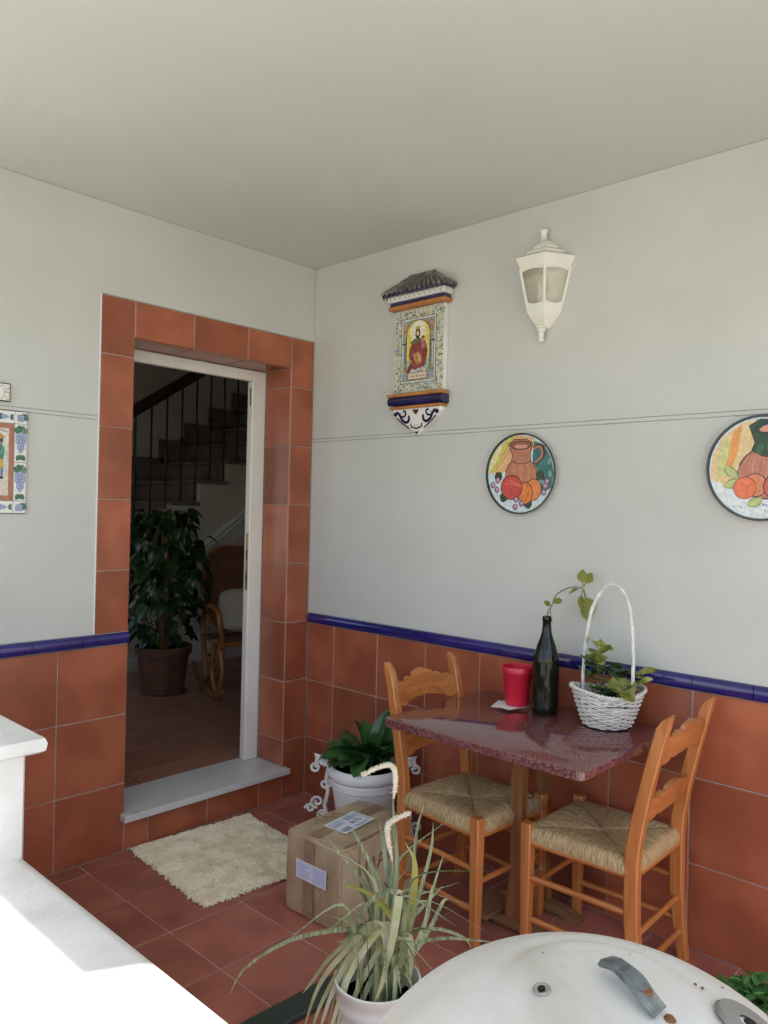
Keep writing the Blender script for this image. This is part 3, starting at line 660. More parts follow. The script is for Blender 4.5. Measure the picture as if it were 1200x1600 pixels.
# ------------------------------------------------------------------ ladder back chairs
def make_chair(label, loc, rz):
    t = thing('rush_chair', label, 'chair', loc, (0, 0, rz), 'rush seated chairs at the granite table')
    wf, wb, d, hs, hp = .362, .357, .37, .432, .905
    def cy(z): 
        if z < .45: return -d / 2 - .030 * max(0, 1 - z / .30) ** 1.5
        return -d / 2 - .098 * ((z - .45) / (hp - .45)) ** 1.25
    # back posts: sawn, curved, rounded tops
    for s in (-1, 1):
        zs = [0, .06, .14, .24, .34, .42, .48, .56, .64, .72, .80, .86, .885, .898, .905]
        fr_, bk_ = [], []
        for z in zs:
            hw_ = .0225 if z < .5 else .0225 - .004 * (z - .5) / .4
            if z < .2: hw_ = .017 + .0055 * z / .2
            top = max(0, (z - .86) / .045); fr_.append((cy(z) + hw_ - .030 * top ** 2, z)); bk_.append((cy(z) - hw_ + .002 * top, z))
        poly = fr_ + bk_[::-1]; n = len(poly); V = []; x = s * wb / 2; hwx = .0165; c = .004
        cyv = sum(p[0] for p in poly) / n
        for xx, k in ((x - hwx, 0), (x - hwx + c, 1), (x + hwx - c, 1), (x + hwx, 0)):
            for i, (yy, zz) in enumerate(poly):
                mid = cy(zz); V.append((xx, yy if k else mid + (yy - mid) * .80, zz if k else zz - (.004 if zz > .89 else 0)))
        F = [tuple(range(n)), tuple(range(3 * n, 4 * n))]
        for a in range(3):
            for i in range(n): F.append((a * n + i, a * n + (i + 1) % n, (a + 1) * n + (i + 1) % n, (a + 1) * n + i))
        MB().add(V, F).build('back_post', 'wz', t, smooth=35)
        # front leg
        xf = s * wf / 2; V = []
        for z, h in ((0, .0145), (.25, .018), (.44, .0195), (.449, .0175)):
            for sx, sy in ((-1, -1), (1, -1), (1, 1), (-1, 1)):
                cc = .0035
                V += [(xf + sx * h, d / 2 + sy * (h - cc), z), (xf + sx * (h - cc), d / 2 + sy * h, z)] if sx * sy > 0 else [(xf + sx * (h - cc), d / 2 + sy * h, z), (xf + sx * h, d / 2 + sy * (h - cc), z)]
        F = [tuple(range(8)), tuple(range(24, 32))]
        for a in range(3):
            for i in range(8): F.append((a * 8 + i, a * 8 + (i + 1) % 8, a * 8 + 8 + (i + 1) % 8, a * 8 + 8 + i))
        MB().add(V, F).build('front_leg', 'wz', t, smooth=35)
        # side rails
        for z, r in ((.385, .0135), (.265, .0105), (.125, .0105)):
            MB().tube([(s * wf / 2, d / 2, z), (s * wb / 2 * .998, cy(z), z + .004)], r, 10).build('seat_rail' if z > .3 else 'stretcher', 'wy', t, smooth=50)
    for y, w_, zz in ((d / 2, wf, (.385, .225)), (-d / 2, wb, (.385, .20, .09))):
        for z in zz:
            yy = y if y > 0 else cy(z)
            MB().tube([(-w_ / 2, yy, z), (w_ / 2, yy, z)], .0135 if z > .3 else .0105, 10).build('seat_rail' if z > .3 else 'stretcher', 'wx', t, smooth=50)
    # carved slats
    def slat(z0, h, nm):
        hw_ = wb / 2 - .014; n = 44; b = MB(); T = .0085; rows = []
        for i in range(n + 1):
            u = -1 + 2 * i / n; a = abs(u)
            top = h * (1.0 if a < .0 else 0) 
            if a < .36: top = h * (.86 + .14 * math.cos(a / .36 * PI / 2))
            elif a < .62: top = h * (.74 + .07 * math.sin((a - .36) / .26 * PI))
            else: top = h * (.62 + .09 * math.sin((a - .62) / .38 * PI))
            if a < .40: bot = h * (.14 + .02 * math.cos(a / .4 * PI))
            elif a < .60: bot = h * (.10 - .02 * math.sin((a - .4) / .2 * PI))
            else: bot = h * (-.02 + .12 * ((a - .80) / .2) ** 2 - .03)
            cv = -.018 * (1 - u * u); rows.append((u * hw_, z0 + bot, z0 + top, cv))
        V = []; F = []
        for x, zb, zt, cv in rows:
            for z in (zb, zt):
                for q in (T, -T): V.append((x, cy(z) + cv + q, z))
        for i in range(n):
            a = i * 4; c = a + 4
            F += [(a, c, c + 2, a + 2), (a + 1, a + 3, c + 3, c + 1), (a, a + 1, c + 1, c), (a + 2, c + 2, c + 3, a + 3)]
        F += [(0, 1, 3, 2), (4 * n, 4 * n + 2, 4 * n + 3, 4 * n + 1)]
        so_ = b.add(V, F).build(nm, 'wx', t, smooth=40)
        c = MB()
        def on(u, v): z = z0 + v * h; return (u * hw_, cy(z) - .018 * (1 - u * u) + T + .0005, z)
        for s in (-1, 1):
            c.tube([on(s * u, v) for u, v in [(.06, .22), (.12, .34), (.24, .40), (.34, .34), (.46, .26), (.60, .24), (.80, .28)]], .0024, 6)
            c.tube([on(s * u, v) for u, v in [(.10, .22), (.16, .28), (.24, .30), (.32, .24)]], .0022, 6)
            c.tube([on(s * u, v) for u, v in [(.38, .22), (.48, .16), (.58, .16)]], .0022, 6)
            c.tube([on(s * u, v) for u, v in [(.02, .82), (.20, .80), (.34, .68), (.48, .62), (.62, .55), (.78, .50), (.92, .48)]], .0020, 6)
        c.build('carving', 'wx', so_, smooth=60)
    slat(.745, .118, 'crest_slat'); slat(.560, .100, 'lower_slat')
    # rush seat in four woven triangles
    st_ = MB(); sx, sy = wf / 2 + .004, d / 2 + .004
    root = MB().box(-sx + .03, sx - .03, -sy + .03, sy - .03, .390, .408).build('seat', 'rush_x', t)
    prof = [(1.035, -.048), (1.055, -.035), (1.05, -.018), (1.0, -.004), (.95, .002), (.90, .004), (.8, .005), (.7, .004), (.57, .002), (.45, -.001), (.32, -.004), (.2, -.006), (.1, -.008), (0.0, -.009)]
    for o, a, m in (((0, 1), (1, 0), 'rush_x'), ((0, -1), (1, 0), 'rush_x'), ((1, 0), (0, 1), 'rush_y'), ((-1, 0), (0, 1), 'rush_y')):
        b = MB(); nt_ = 260; V = []
        for r, z in prof:
            for k in range(nt_ + 1):
                tt = (-1 + 2 * k / nt_) * (min(r, .93) + (.0 if r < .93 else 0)); ra = abs(tt)
                dip = -.008 * (ra / max(r, .01)) ** 6 * (1 if r < .95 else .3)
                V.append(((o[0] * r + a[0] * tt) * sx, (o[1] * r + a[1] * tt) * sy, .436 + z + dip + .0016 * abs(math.sin((tt + 1) * 84 + .6 * math.sin(r * 9 + tt * 20))) + .0012 * noise.noise((tt * 9, r * 5, o[0] * 3 + o[1])) - .0012))
        n_ = nt_ + 1
        F = [(i * n_ + k, i * n_ + k + 1, (i + 1) * n_ + k + 1, (i + 1) * n_ + k) for i in range(len(prof) - 1) for k in range(nt_)]
        b.add(V, F).build('woven_section', m, root, smooth=60, fix=False)
    return t
make_chair('rush seated honey pine chair next to the white planter, back to the doorway', (-.337, -1.337, 0), 3.06)
make_chair('rush seated honey pine chair facing the doorway, beside the white barbecue', (-.253, -1.831, 0), .018)

# ------------------------------------------------------------------ granite table
ZT = .747
tb = thing('granite_table', 'red granite topped table on a wooden trestle against the tiled wall', 'table', (-.335, -1.565, 0))
b = MB(); poly = []
for cx, cyy, a0 in ((.322 - .03, .40 - .03, 0), (-.325 + .03, .40 - .03, 90), (-.325 + .03, -.40 + .03, 180), (.322 - .03, -.40 + .03, 270)):
    for k in range(7): a = R(a0 + 15 * k); poly.append((cx + .03 * math.cos(a), cyy + .03 * math.sin(a)))
n = len(poly); V = []
for z, o in ((ZT - .030, .003), (ZT - .027, 0), (ZT - .003, 0), (ZT, .003)):
    for x, y in poly: L_ = math.hypot(x, y); V.append((x * (1 - o / .35), y * (1 - o / .4), z))
F = [tuple(range(n)), tuple(range(3 * n, 4 * n))]
for a in range(3):
    for i in range(n): F.append((a * n + i, a * n + (i + 1) % n, a * n + n + (i + 1) % n, a * n + n + i))
b.add(V, F).build('granite_top', 'granite', tb, smooth=40)
def tleg(x, y):
    pts_ = [(-.027, ZT - .031), (-.026, .55), (-.021, .40), (-.022, .20), (-.034, .09), (-.038, .045), (.038, .045), (.034, .09), (.022, .20), (.021, .40), (.026, .55), (.027, ZT - .031)]
    MB().prism(pts_, -.017, .017, lambda p, z, h: (x + h, y + p, z)).build('leg', 'tw', tb, smooth=30)
    ft = [(-.17, 0), (-.12, .0), (-.10, .010), (.10, .010), (.12, 0), (.17, 0), (.175, .016), (.12, .032), (.05, .045), (-.05, .045), (-.12, .032), (-.175, .016)]
    MB().prism(ft, -.022, .022, lambda p, z, h: (x + h, y + p, z)).build('foot', 'twx', tb, smooth=30)
tleg(.0, .02); tleg(.205, .045)
MB().tube([(.017, .03, .17), (.05, .03, .17), (.06, .03, .17), (.10, .03, .17), (.14, .03, .17), (.15, .03, .17), (.188, .035, .17)], [.012, .013, .022, .014, .014, .022, .012], 12).build('turned_stretcher', 'twx', tb, smooth=50)
MB().cbox(-.06, .26, -.20, .24, ZT - .060, ZT - .0305, .003).build('sub_frame', 'tw', tb)
MB().cbox(-.075, -.015, -.10, -.06, .0, .028, .004).build('foot_plate', 'zinc', tb)
MB().cbox(-.10, .08, .08, .20, .046, .060, .003).build('foot_board', 'twx', tb)

# bottle with a cutting
bo = thing('wine_bottle', 'large dark green glass bottle without label, standing on the granite table', 'bottle', (-.150, -1.530, ZT))
MB().lathe([(.0, .006), (.035, .002), (.046, 0), (.0495, .006), (.050, .03), (.050, .175), (.0485, .20), (.044, .225), (.034, .258), (.024, .285), (.0185, .305), (.0165, .325), (.0160, .345), (.0178, .347), (.0178, .362), (.0162, .365), (.0125, .365), (.012, .33)], 40).build('glass', 'bottle', bo, smooth=45)
ct = thing('plant_cutting', 'pale yellow green leafy cutting arching out of the dark bottle', 'cutting', (-.150, -1.530, ZT + .33))
CB = Vector((-.150, -1.530, ZT + .33))
W = lambda x, y, z: Vector((x, y, z)) - CB
sp_ = spline([W(-.152, -1.531, ZT + .25), W(-.152, -1.531, 1.113), W(-.148, -1.549, 1.156), W(-.139, -1.559, 1.193), W(-.111, -1.589, 1.22), W(-.086, -1.615, 1.226), W(-.070, -1.632, 1.222)], 22)
MB().tube(sp_, .0022, 6).build('stem', 'stem', ct, smooth=60)
CL = leafmesh('leaf', .06, .034, 'cutleaf', 'spoon', .5, .12)
CR = leafmesh('leaf', .045, .034, 'cutleaf', 'round', .4, .12)
e = sp_[-1]
for d, s, r in (((.25, -.25, -1), 1.5, 1.2), ((-.1, .1, -.8), 1.0, .8), ((-.05, .05, 1), .8, 1.4), ((.35, -.35, .9), .75, 1.2), ((-.4, .4, -.1), .7, .6)): put_leaf(ct, CL, e + Vector(d) * .004, d, r, s * 1.5)
for p, d, s in ((W(-.150, -1.545, 1.145), (-.05, .0, -.9), 1.05), (W(-.145, -1.553, 1.165), (.4, -.5, .3), .6), (W(-.151, -1.54, 1.15), (-.4, .5, .9), .5)): put_leaf(ct, CR, p, d, 1.0, s * 1.3)
# red pot on papers
pr = thing('paper_sheets', 'small stack of loose white paper sheets under the red pot', 'papers', (-.150, -1.395, ZT))
for k, (dx, dy, a) in enumerate(((-.02, .03, 20), (.0, .015, 48), (-.025, .0, -8))):
    MB().grid(lambda u, v: ((u - .5) * .115, (v - .5) * .085, .0009 * math.sin(u * 3 + k)), 4, 4).build('sheet', 'paper', pr, fix=False, loc=(dx, dy, .0014 + k * .0016), rot=(0, 0, R(a)))
rp = thing('red_pot', 'empty glossy red plastic plant pot on the granite table', 'pot', (-.142, -1.400, ZT + .0062))
MB().lathe([(.0, .001), (.042, 0), (.0445, .002), (.0575, .125), (.0605, .128), (.0615, .148), (.0605, .1495), (.058, .148), (.0565, .128), (.043, .006), (.0, .006)], 40).build('pot_body', 'red', rp, smooth=40)

# basket
bk_ = thing('wicker_basket', 'white wicker basket with a tall hoop handle on the granite table', 'basket', (-.135, -1.775, ZT + .001))
b = MB(); NS = 22; rings = 17
def brad(t): return .076 + .037 * t ** .85
def bsh(a, t): return 1 + .10 * math.cos(2 * (a + .78)) * (.6 + .4 * t)
for k in range(rings):
    t = k / (rings - 1); z = .005 + .118 * t; path = []
    for i in range(NS * 4 + 1):
        a = 2 * PI * i / (NS * 4); rr = (brad(t) + .0042 * math.cos(NS / 2 * a + (PI if k % 2 else 0)) + .0006 * rnd.uniform(-1, 1)) * bsh(a, t)
        path.append((rr * math.cos(a), rr * math.sin(a), z + .0012 * math.sin(a * 3 + k) + .010 * t * math.cos(2 * (a + .78))))
    b.tube(path, .0037, 6, cap=False)
tag(b.build('weave', 'wicker', bk_, smooth=70), kind='stuff')
for i in range(NS):
    a = 2 * PI * (i + .5) / NS
    MB().tube([(brad(t) * bsh(a, t) * math.cos(a), brad(t) * bsh(a, t) * math.sin(a), .004 + .12 * t + .010 * t * math.cos(2 * (a + .78))) for t in (0, .25, .5, .75, 1)], .0028, 5).build('stake', 'wicker', bk_, smooth=60)
for ph in (0, PI):
    path = []
    for i in range(121):
        a = 2 * PI * i / 120; rr = (brad(1) + .004 + .004 * math.cos(26 * a + ph)) * bsh(a, 1)
        path.append((rr * math.cos(a), rr * math.sin(a), .128 + .0045 * math.sin(26 * a + ph) + .010 * math.cos(2 * (a + .78))))
    MB().tube(path, .0046, 6, cap=False).build('rim_braid', 'wicker', bk_, smooth=70)
MB().lathe([(0.001, .003), (.084, .003)], 28).build('base', 'wicker', bk_)
hd_ = spline([(-.012, .098, .05), (-.015, .112, .14), (-.01, .108, .28), (.0, .085, .41), (.01, .03, .492), (.012, -.035, .497), (.008, -.088, .43), (.0, -.115, .28), (-.006, -.118, .14), (-.01, -.102, .05)], 60)
hd_ = [Vector((p.x, p.y * .80, p.z)) for p in hd_]
for ph in (0, 2.1, 4.2):
    MB().tube([p + Vector((math.cos(ph + i * .55), math.sin(ph + i * .55) * .5, math.sin(ph + i * .55) * .5)) * .0042 for i, p in enumerate(hd_)], .0043, 6).build('handle_strand', 'wicker', bk_, smooth=70)
MB().lathe([(0.001, .088), (.108, .088)], 24).build('liner_soil', 'soil', bk_)
bp = thing('basket_plants', 'variegated and jade leaved succulents growing in the white wicker basket', 'plant', (-.135, -1.775, ZT + .09))
JL = leafmesh('leaf', .055, .040, 'jade', 'round', .35, .18); VL = leafmesh('leaf', .060, .036, 'lime', 'oval', .5, .2, wav=.05); SL = leafmesh('leaf', .055, .012, 'jade', 'oval', .3, .25)
def cluster(c, n, me, spread, up, s0, s1):
    s0 *= 1.45; s1 *= 1.45; c = (c[0], c[1], c[2] * 1.35)
    for i in range(n):
        a = rnd.uniform(0, 2 * PI); d = (math.cos(a) * spread, math.sin(a) * spread, rnd.uniform(up - .4, up + .4)); put_leaf(bp, me, Vector(c) + Vector((rnd.uniform(-.015, .015), rnd.uniform(-.015, .015), rnd.uniform(-.012, .02))), d, rnd.uniform(-.8, .8), rnd.uniform(s0, s1))
for (c, n, me, sp2, up, s0, s1) in [((-.02, .06, .06), 10, SL, 1, .3, .7, 1.1), ((.01, .02, .075), 8, JL, 1, .6, .7, 1.15), ((.03, -.03, .07), 8, JL, 1, .5, .7, 1.1), ((-.01, .035, .10), 6, VL, .8, .6, .6, 1), ((.0, .03, .125), 5, VL, .6, .8, .5, .85), ((-.03, -.06, .035), 7, VL, 1, .3, .7, 1.15), ((.02, -.09, .06), 5, VL, 1, .4, .6, 1), ((-.04, .01, .02), 9, SL, 1, .6, .6, 1), ((.0, 0, .01), 8, JL, 1, .4, .5, .8)]: cluster(c, n, me, sp2, up, s0, s1)
b = MB()
for c in ((-.02, .06, .06), (.01, .02, .1), (.03, -.03, .07), (-.01, .035, .12), (-.03, -.06, .035), (.02, -.09, .06)): b.tube(spline([(c[0] * .4, c[1] * .4, -.004), (c[0] * .9, c[1] * .8, c[2] * .5), c], 8), .003, 6)
b.build('stem', 'stem', bp, smooth=60)

# ------------------------------------------------------------------ white planter on a scroll stand
PX, PY = -.240, -.682
ps = thing('planter_stand', 'ornate white scrolled iron stand holding the round white planter', 'plant stand', (PX, PY, 0), (0, 0, R(-47))); ps.scale = (1.08, 1.08, 1.0)
def spiral(c, r0, r1, a0, turns, n=18): return [(c[0] + (r0 + (r1 - r0) * k / n) * math.cos(a0 + turns * 2 * PI * k / n), c[1] + (r0 + (r1 - r0) * k / n) * math.sin(a0 + turns * 2 * PI * k / n)) for k in range(n + 1)]
for q in (0, 2):
    a = q * PI / 2; f3 = lambda r, z: (r * math.cos(a), r * math.sin(a), z)
    b = MB()
    for c, r0, r1, a0, t in (((.178, .375), .030, .007, -1.2, 1.3), ((.205, .345), .022, .006, 2.2, -1.2), ((.165, .275), .026, .006, 1.6, 1.2), ((.195, .195), .028, .006, -1.6, 1.4), ((.175, .135), .022, .006, 2.6, -1.3), ((.225, .165), .020, .005, 0, 1.2), ((.185, .06), .030, .007, 1.5, 1.3), ((.215, .09), .024, .006, 4, -1.2)):
        b.tube([f3(r, z) for r, z in spiral(c, r0, r1, a0, t)], .0062, 6)
    b.tube([f3(r, z) for r, z in [(.150, .36), (.160, .30), (.152, .24), (.165, .18), (.150, .12), (.165, .06), (.195, .008)]], .0085, 7)
    b.tube([f3(r, z) for r, z in [(.165, .355), (.185, .395), (.205, .405), (.195, .375)]], .009, 7)
    b.build('scroll_leg', 'iron_w', ps, smooth=60)
for q in (1, 3):
    a = q * PI / 2; b = MB(); b.tube([(r * math.cos(a), r * math.sin(a), z) for r, z in [(.140, .085), (.165, .05), (.190, .008)]], .0085, 7); b.build('foot_leg', 'iron_w', ps, smooth=60)
for z, r in ((.085, .140),): MB().tube([(r * math.cos(2 * PI * k / 36), r * math.sin(2 * PI * k / 36), z) for k in range(37)], .006, 6, cap=False).build('hoop', 'iron_w', ps, smooth=60)
MB().tube([(-.14, 0, .083), (.14, 0, .083)], .005, 6).build('cross_bar', 'iron_w', ps); MB().tube([(0, -.14, .0835), (0, .14, .0835)], .005, 6).build('cross_bar', 'iron_w', ps)
po = thing('white_planter', 'round white plastic planter with a banded rim, in the scroll stand', 'planter', (PX, PY, .089)); po.scale = (1.17, 1.17, 1.0)
MB().lathe([(0, .001), (.095, 0), (.100, .004), (.126, .185), (.129, .187), (.1325, .190), (.1335, .215), (.131, .218), (.129, .222), (.136, .226), (.1435, .238), (.1445, .255), (.140, .272), (.133, .279), (.126, .276), (.122, .262), (.118, .235)], 48).build('pot_body', 'wplastic', po, smooth=40)
MB().lathe([(.001, .248), (.121, .248)], 28).build('soil', 'soil', po)
gp = thing('leafy_plant', 'dark green broad leaved plant growing in the white planter', 'plant', (PX, PY, .338)); gp.scale = (.98, .98, 1.12)
GL = [leafmesh('leaf', .155, .092, 'leaf', 'oval', c, .22, 10, .03) for c in (.5, 1.0, 1.5)]
sl_ = -RT; 
for (dx, dy, z, d, s, c) in [(.02, -.03, .03, (.15, -.12, 1), 1.35, 0), (.01, -.02, .02, (.0, .05, 1), 1.15, 0), (-.02, .03, .03, (-.55, .45, .55), 1.1, 1), (-.04, .05, .03, (-.7, .75, .25), 1.15, 1), (-.05, .03, .03, (-.9, .2, .2), 1.05, 1), (-.05, -.02, .04, (-.8, -.5, .1), 1.05, 1), (.0, -.05, .05, (.15, -.8, .45), 1.1, 1), (.03, -.05, .07, (.4, -.8, .5), 1.2, 1), (.0, 0, .03, (-.5, -.2, .7), 1.15, 1), (.02, .04, .02, (.2, .8, .6), 1, 1), (.04, 0, .02, (.8, .1, .7), .9, 1), (-.03, 0, .05, (-.3, .6, .8), .95, 1), (.01, -.04, .06, (-.25, -.75, .6), 1.1, 1), (-.02, .06, .01, (-.3, 1, .5), 1.1, 1), (.02, -.01, .05, (-.15, .3, .9), 1.0, 0), (-.03, -.03, .03, (-.9, -.1, .35), 1.2, 1), (.03, .0, .02, (.4, -.3, .8), 1.0, 1)]:
    put_leaf(gp, GL[c], (dx * .8, dy * .8, z + .012), (d[0], d[1], d[2] + .25), rnd.uniform(-.4, .4), s)
for i in range(26):
    a = rnd.uniform(0, 2 * PI); r = rnd.uniform(.03, .08); put_leaf(gp, GL[rnd.randrange(2)], (r * .6 * math.cos(a), r * .6 * math.sin(a), rnd.uniform(.005, .06)), (math.cos(a), math.sin(a), rnd.uniform(.35, 1.4)), rnd.uniform(-.5, .5), rnd.uniform(.8, 1.15))
for d, z, s in (((.25, -.2, 1.), .03, 1.25), ((.1, -.1, 1.), .05, 1.3), ((-.15, .1, 1), .02, 1.0)): put_leaf(gp, GL[0], (.04, -.05, z), d, 1.2, s)
b = MB()
for i in range(8): a = i * .8; b.tube([(0.01 * math.cos(a), .01 * math.sin(a), -.085), (.035 * math.cos(a), .035 * math.sin(a), .02)], .004, 5)
b.build('stem', 'stem', gp)

# ------------------------------------------------------------------ tall variegated grass in a white pot
GX, GY = -1.235, -1.705
gpo = thing('white_pot', 'round ribbed white pot of variegated grass standing on the floor', 'pot', (GX, GY, 0))
pf = [(0, .001), (.080, 0)] + [(.083 + .026 * t + .0016 * math.sin(t * 40), .28 * t) for t in [i / 40 for i in range(1, 40)]] + [(.112, .279), (.113, .287), (.108, .289), (.104, .280), (.100, .22)]
MB().lathe(pf, 48).build('pot_body', 'pot_w', gpo, smooth=50)
MB().lathe([(.001, .225), (.101, .225)], 28).build('soil', 'soil', gpo)
gr = thing('variegated_grass', 'tall drooping variegated grass with cream bristly flower spikes, in the white pot', 'plant', (GX, GY, .22))
G0 = Vector((GX, GY, .22))
KB = [[.012,"g",[[-1.179,-1.769,0.3],[-1.224,-1.717,0.388],[-1.269,-1.665,0.41],[-1.333,-1.593,0.398],[-1.383,-1.535,0.375],[-1.432,-1.479,0.332],[-1.47,-1.435,0.28],[-1.486,-1.415,0.223]]],
[.016,"y",[[-1.187,-1.754,0.414],[-1.204,-1.731,0.436],[-1.231,-1.697,0.484],[-1.263,-1.658,0.509],[-1.297,-1.616,0.515]]],
[.013,"g",[[-1.217,-1.761,0.33],[-1.224,-1.789,0.49],[-1.242,-1.765,0.533],[-1.259,-1.743,0.531],[-1.28,-1.716,0.504],[-1.3,-1.69,0.447],[-1.316,-1.669,0.381]]],
[.018,"g",[[-1.166,-1.702,0.402],[-1.18,-1.678,0.553],[-1.191,-1.658,0.665]]],
[.008,"g",[[-1.188,-1.721,0.519],[-1.19,-1.711,0.668],[-1.19,-1.703,0.746]]],
[.008,"g",[[-1.192,-1.725,0.419],[-1.205,-1.727,0.519],[-1.215,-1.729,0.597]]],
[.008,"g",[[-1.14,-1.686,0.387],[-1.175,-1.643,0.505],[-1.214,-1.595,0.613],[-1.22,-1.582,0.63]]],
[.009,"g",[[-1.178,-1.674,0.396],[-1.223,-1.618,0.512],[-1.286,-1.543,0.625]]],
[.008,"d",[[-1.166,-1.628,0.357],[-1.191,-1.594,0.476],[-1.19,-1.587,0.596]]],
[.009,"g",[[-1.161,-1.633,0.409],[-1.2,-1.584,0.458],[-1.231,-1.544,0.498]]],
[.020,"p",[[-1.26,-1.79,0.53],[-1.277,-1.809,0.536],[-1.282,-1.796,0.435],[-1.296,-1.775,0.32],[-1.305,-1.758,0.269]]],
[.014,"g",[[-1.19,-1.748,0.429],[-1.162,-1.771,0.453],[-1.113,-1.816,0.519]]],
[.009,"g",[[-1.165,-1.777,0.364],[-1.117,-1.823,0.389],[-1.057,-1.881,0.383],[-1.017,-1.918,0.376]]],
[.010,"g",[[-1.127,-1.745,0.353],[-1.095,-1.772,0.386],[-1.039,-1.827,0.365],[-1.018,-1.844,0.333]]],
[.014,"y",[[-1.186,-1.754,0.414],[-1.17,-1.766,0.495],[-1.166,-1.764,0.585],[-1.181,-1.742,0.631]]],
[.007,"g",[[-1.14,-1.729,0.471],[-1.127,-1.735,0.64],[-1.11,-1.745,0.714]]],
[.008,"g",[[-1.13,-1.74,0.438],[-1.1,-1.763,0.59],[-1.093,-1.764,0.665]]],
[.009,"g",[[-1.154,-1.787,0.414],[-1.138,-1.797,0.495],[-1.112,-1.816,0.602]]],
[.011,"p",[[-1.249,-1.717,0.414],[-1.301,-1.655,0.336],[-1.342,-1.606,0.216],[-1.362,-1.579,0.097]]],
[.013,"w",[[-1.254,-1.726,0.428],[-1.299,-1.672,0.359],[-1.332,-1.631,0.24],[-1.356,-1.601,0.104]]],
[.014,"w",[[-1.26,-1.749,0.431],[-1.3,-1.7,0.363],[-1.329,-1.664,0.253],[-1.352,-1.634,0.103]]],
[.012,"p",[[-1.269,-1.724,0.433],[-1.326,-1.657,0.356],[-1.362,-1.614,0.27],[-1.385,-1.584,0.144]]],
[.010,"p",[[-1.246,-1.691,0.411],[-1.31,-1.616,0.34],[-1.346,-1.572,0.261],[-1.358,-1.554,0.23]]],
[.012,"w",[[-1.246,-1.749,0.402],[-1.281,-1.706,0.316],[-1.305,-1.675,0.215],[-1.312,-1.662,0.113]]],
[.016,"g",[[-1.235,-1.769,0.36],[-1.255,-1.769,0.368],[-1.284,-1.732,0.313],[-1.305,-1.705,0.228],[-1.315,-1.688,0.144]]],
[.009,"g",[[-1.07,-1.731,0.343],[-1.038,-1.758,0.429],[-1.022,-1.767,0.435]]],
[.015,"p",[[-1.225,-1.79,0.42],[-1.241,-1.819,0.427],[-1.236,-1.82,0.376],[-1.232,-1.815,0.324]]],
[.009,"g",[[-1.176,-1.764,0.363],[-1.176,-1.756,0.402],[-1.163,-1.763,0.375]]]]
def blade(pts_, wd, m, face=False):
    P_ = spline(pts_, 14); b = MB(); V = []; n = len(P_)
    side = (P_[-1] - P_[0]).cross(Vector((0, 0, 1))); side = side.normalized() if side.length > .03 else Vector((1, 0, 0))
    side = (side + RT * .8).normalized()
    for i, p in enumerate(P_):
        t = i / (n - 1); tg = (P_[min(i + 1, n - 1)] - P_[max(0, i - 1)]).normalized(); s_ = (side - tg * side.dot(tg)).normalized()
        if face: s_ = tg.cross(FW + Vector((0, 0, .25))).normalized()
        nn = tg.cross(s_)
        h = wd / 2 * min(1, .45 + 2.2 * t) * (1 - max(0, (t - .45) / .55) ** 1.6 * .93)
        V += [p - s_ * h + nn * h * .35, p, p + s_ * h + nn * h * .35]
    F = []
    for i in range(n - 1): a = i * 3; F += [(a, a + 1, a + 4, a + 3), (a + 1, a + 2, a + 5, a + 4)]
    return b.add(V, F).build('blade', m, gr, smooth=70, fix=False)
for wd, c, pts_ in KB:
    q = [Vector(p) - G0 for p in pts_]; f0 = q[0]; base = Vector((f0.x * .35 + rnd.uniform(-.02, .02), f0.y * .35 + rnd.uniform(-.02, .02), 0)); 
    if base.xy.length > .075: base.xy *= .075 / base.xy.length
    blade([base] + q, min(wd * 1.3, .019), 'bl_' + c, True)
for k in range(9):
    o = -RT * rnd.uniform(.07, .20) + Vector((rnd.uniform(-.05, .05), rnd.uniform(-.06, .04), 0)); o.z = 0
    blade([Vector((rnd.uniform(-.03, .03), rnd.uniform(-.03, .03), 0)), Vector((rnd.uniform(-.03, .02), rnd.uniform(-.04, .0), rnd.uniform(.14, .22))), o * .45 + Vector((0, 0, rnd.uniform(.16, .20))), o * .85 + Vector((0, 0, rnd.uniform(.0, .08))), o * 1.15 + Vector((0, 0, rnd.uniform(-.16, -.06)))], rnd.uniform(.012, .018), rnd.choice(['bl_w', 'bl_p', 'bl_w', 'bl_g']), True)
for i in range(38):
    a = rnd.uniform(0, 2 * PI); r0 = rnd.uniform(0, .075); L_ = rnd.uniform(.16, .46); lean = rnd.uniform(.1, .9) ** 1.3
    ba = Vector((r0 * math.cos(a), r0 * math.sin(a), 0)); a2 = a + rnd.uniform(-.7, .7); o = Vector((math.cos(a2), math.sin(a2), 0))
    pts_ = [ba, ba + o * L_ * .12 * lean + Vector((0, 0, L_ * .4)), ba + o * L_ * .42 * lean + Vector((0, 0, L_ * (.78 - .12 * lean))), ba + o * L_ * (.45 + .45 * lean) + Vector((0, 0, L_ * (1.0 - .75 * lean)))]
    blade(pts_, rnd.uniform(.007, .013), rnd.choice(['bl_g', 'bl_g', 'bl_g', 'bl_d', 'bl_p']))
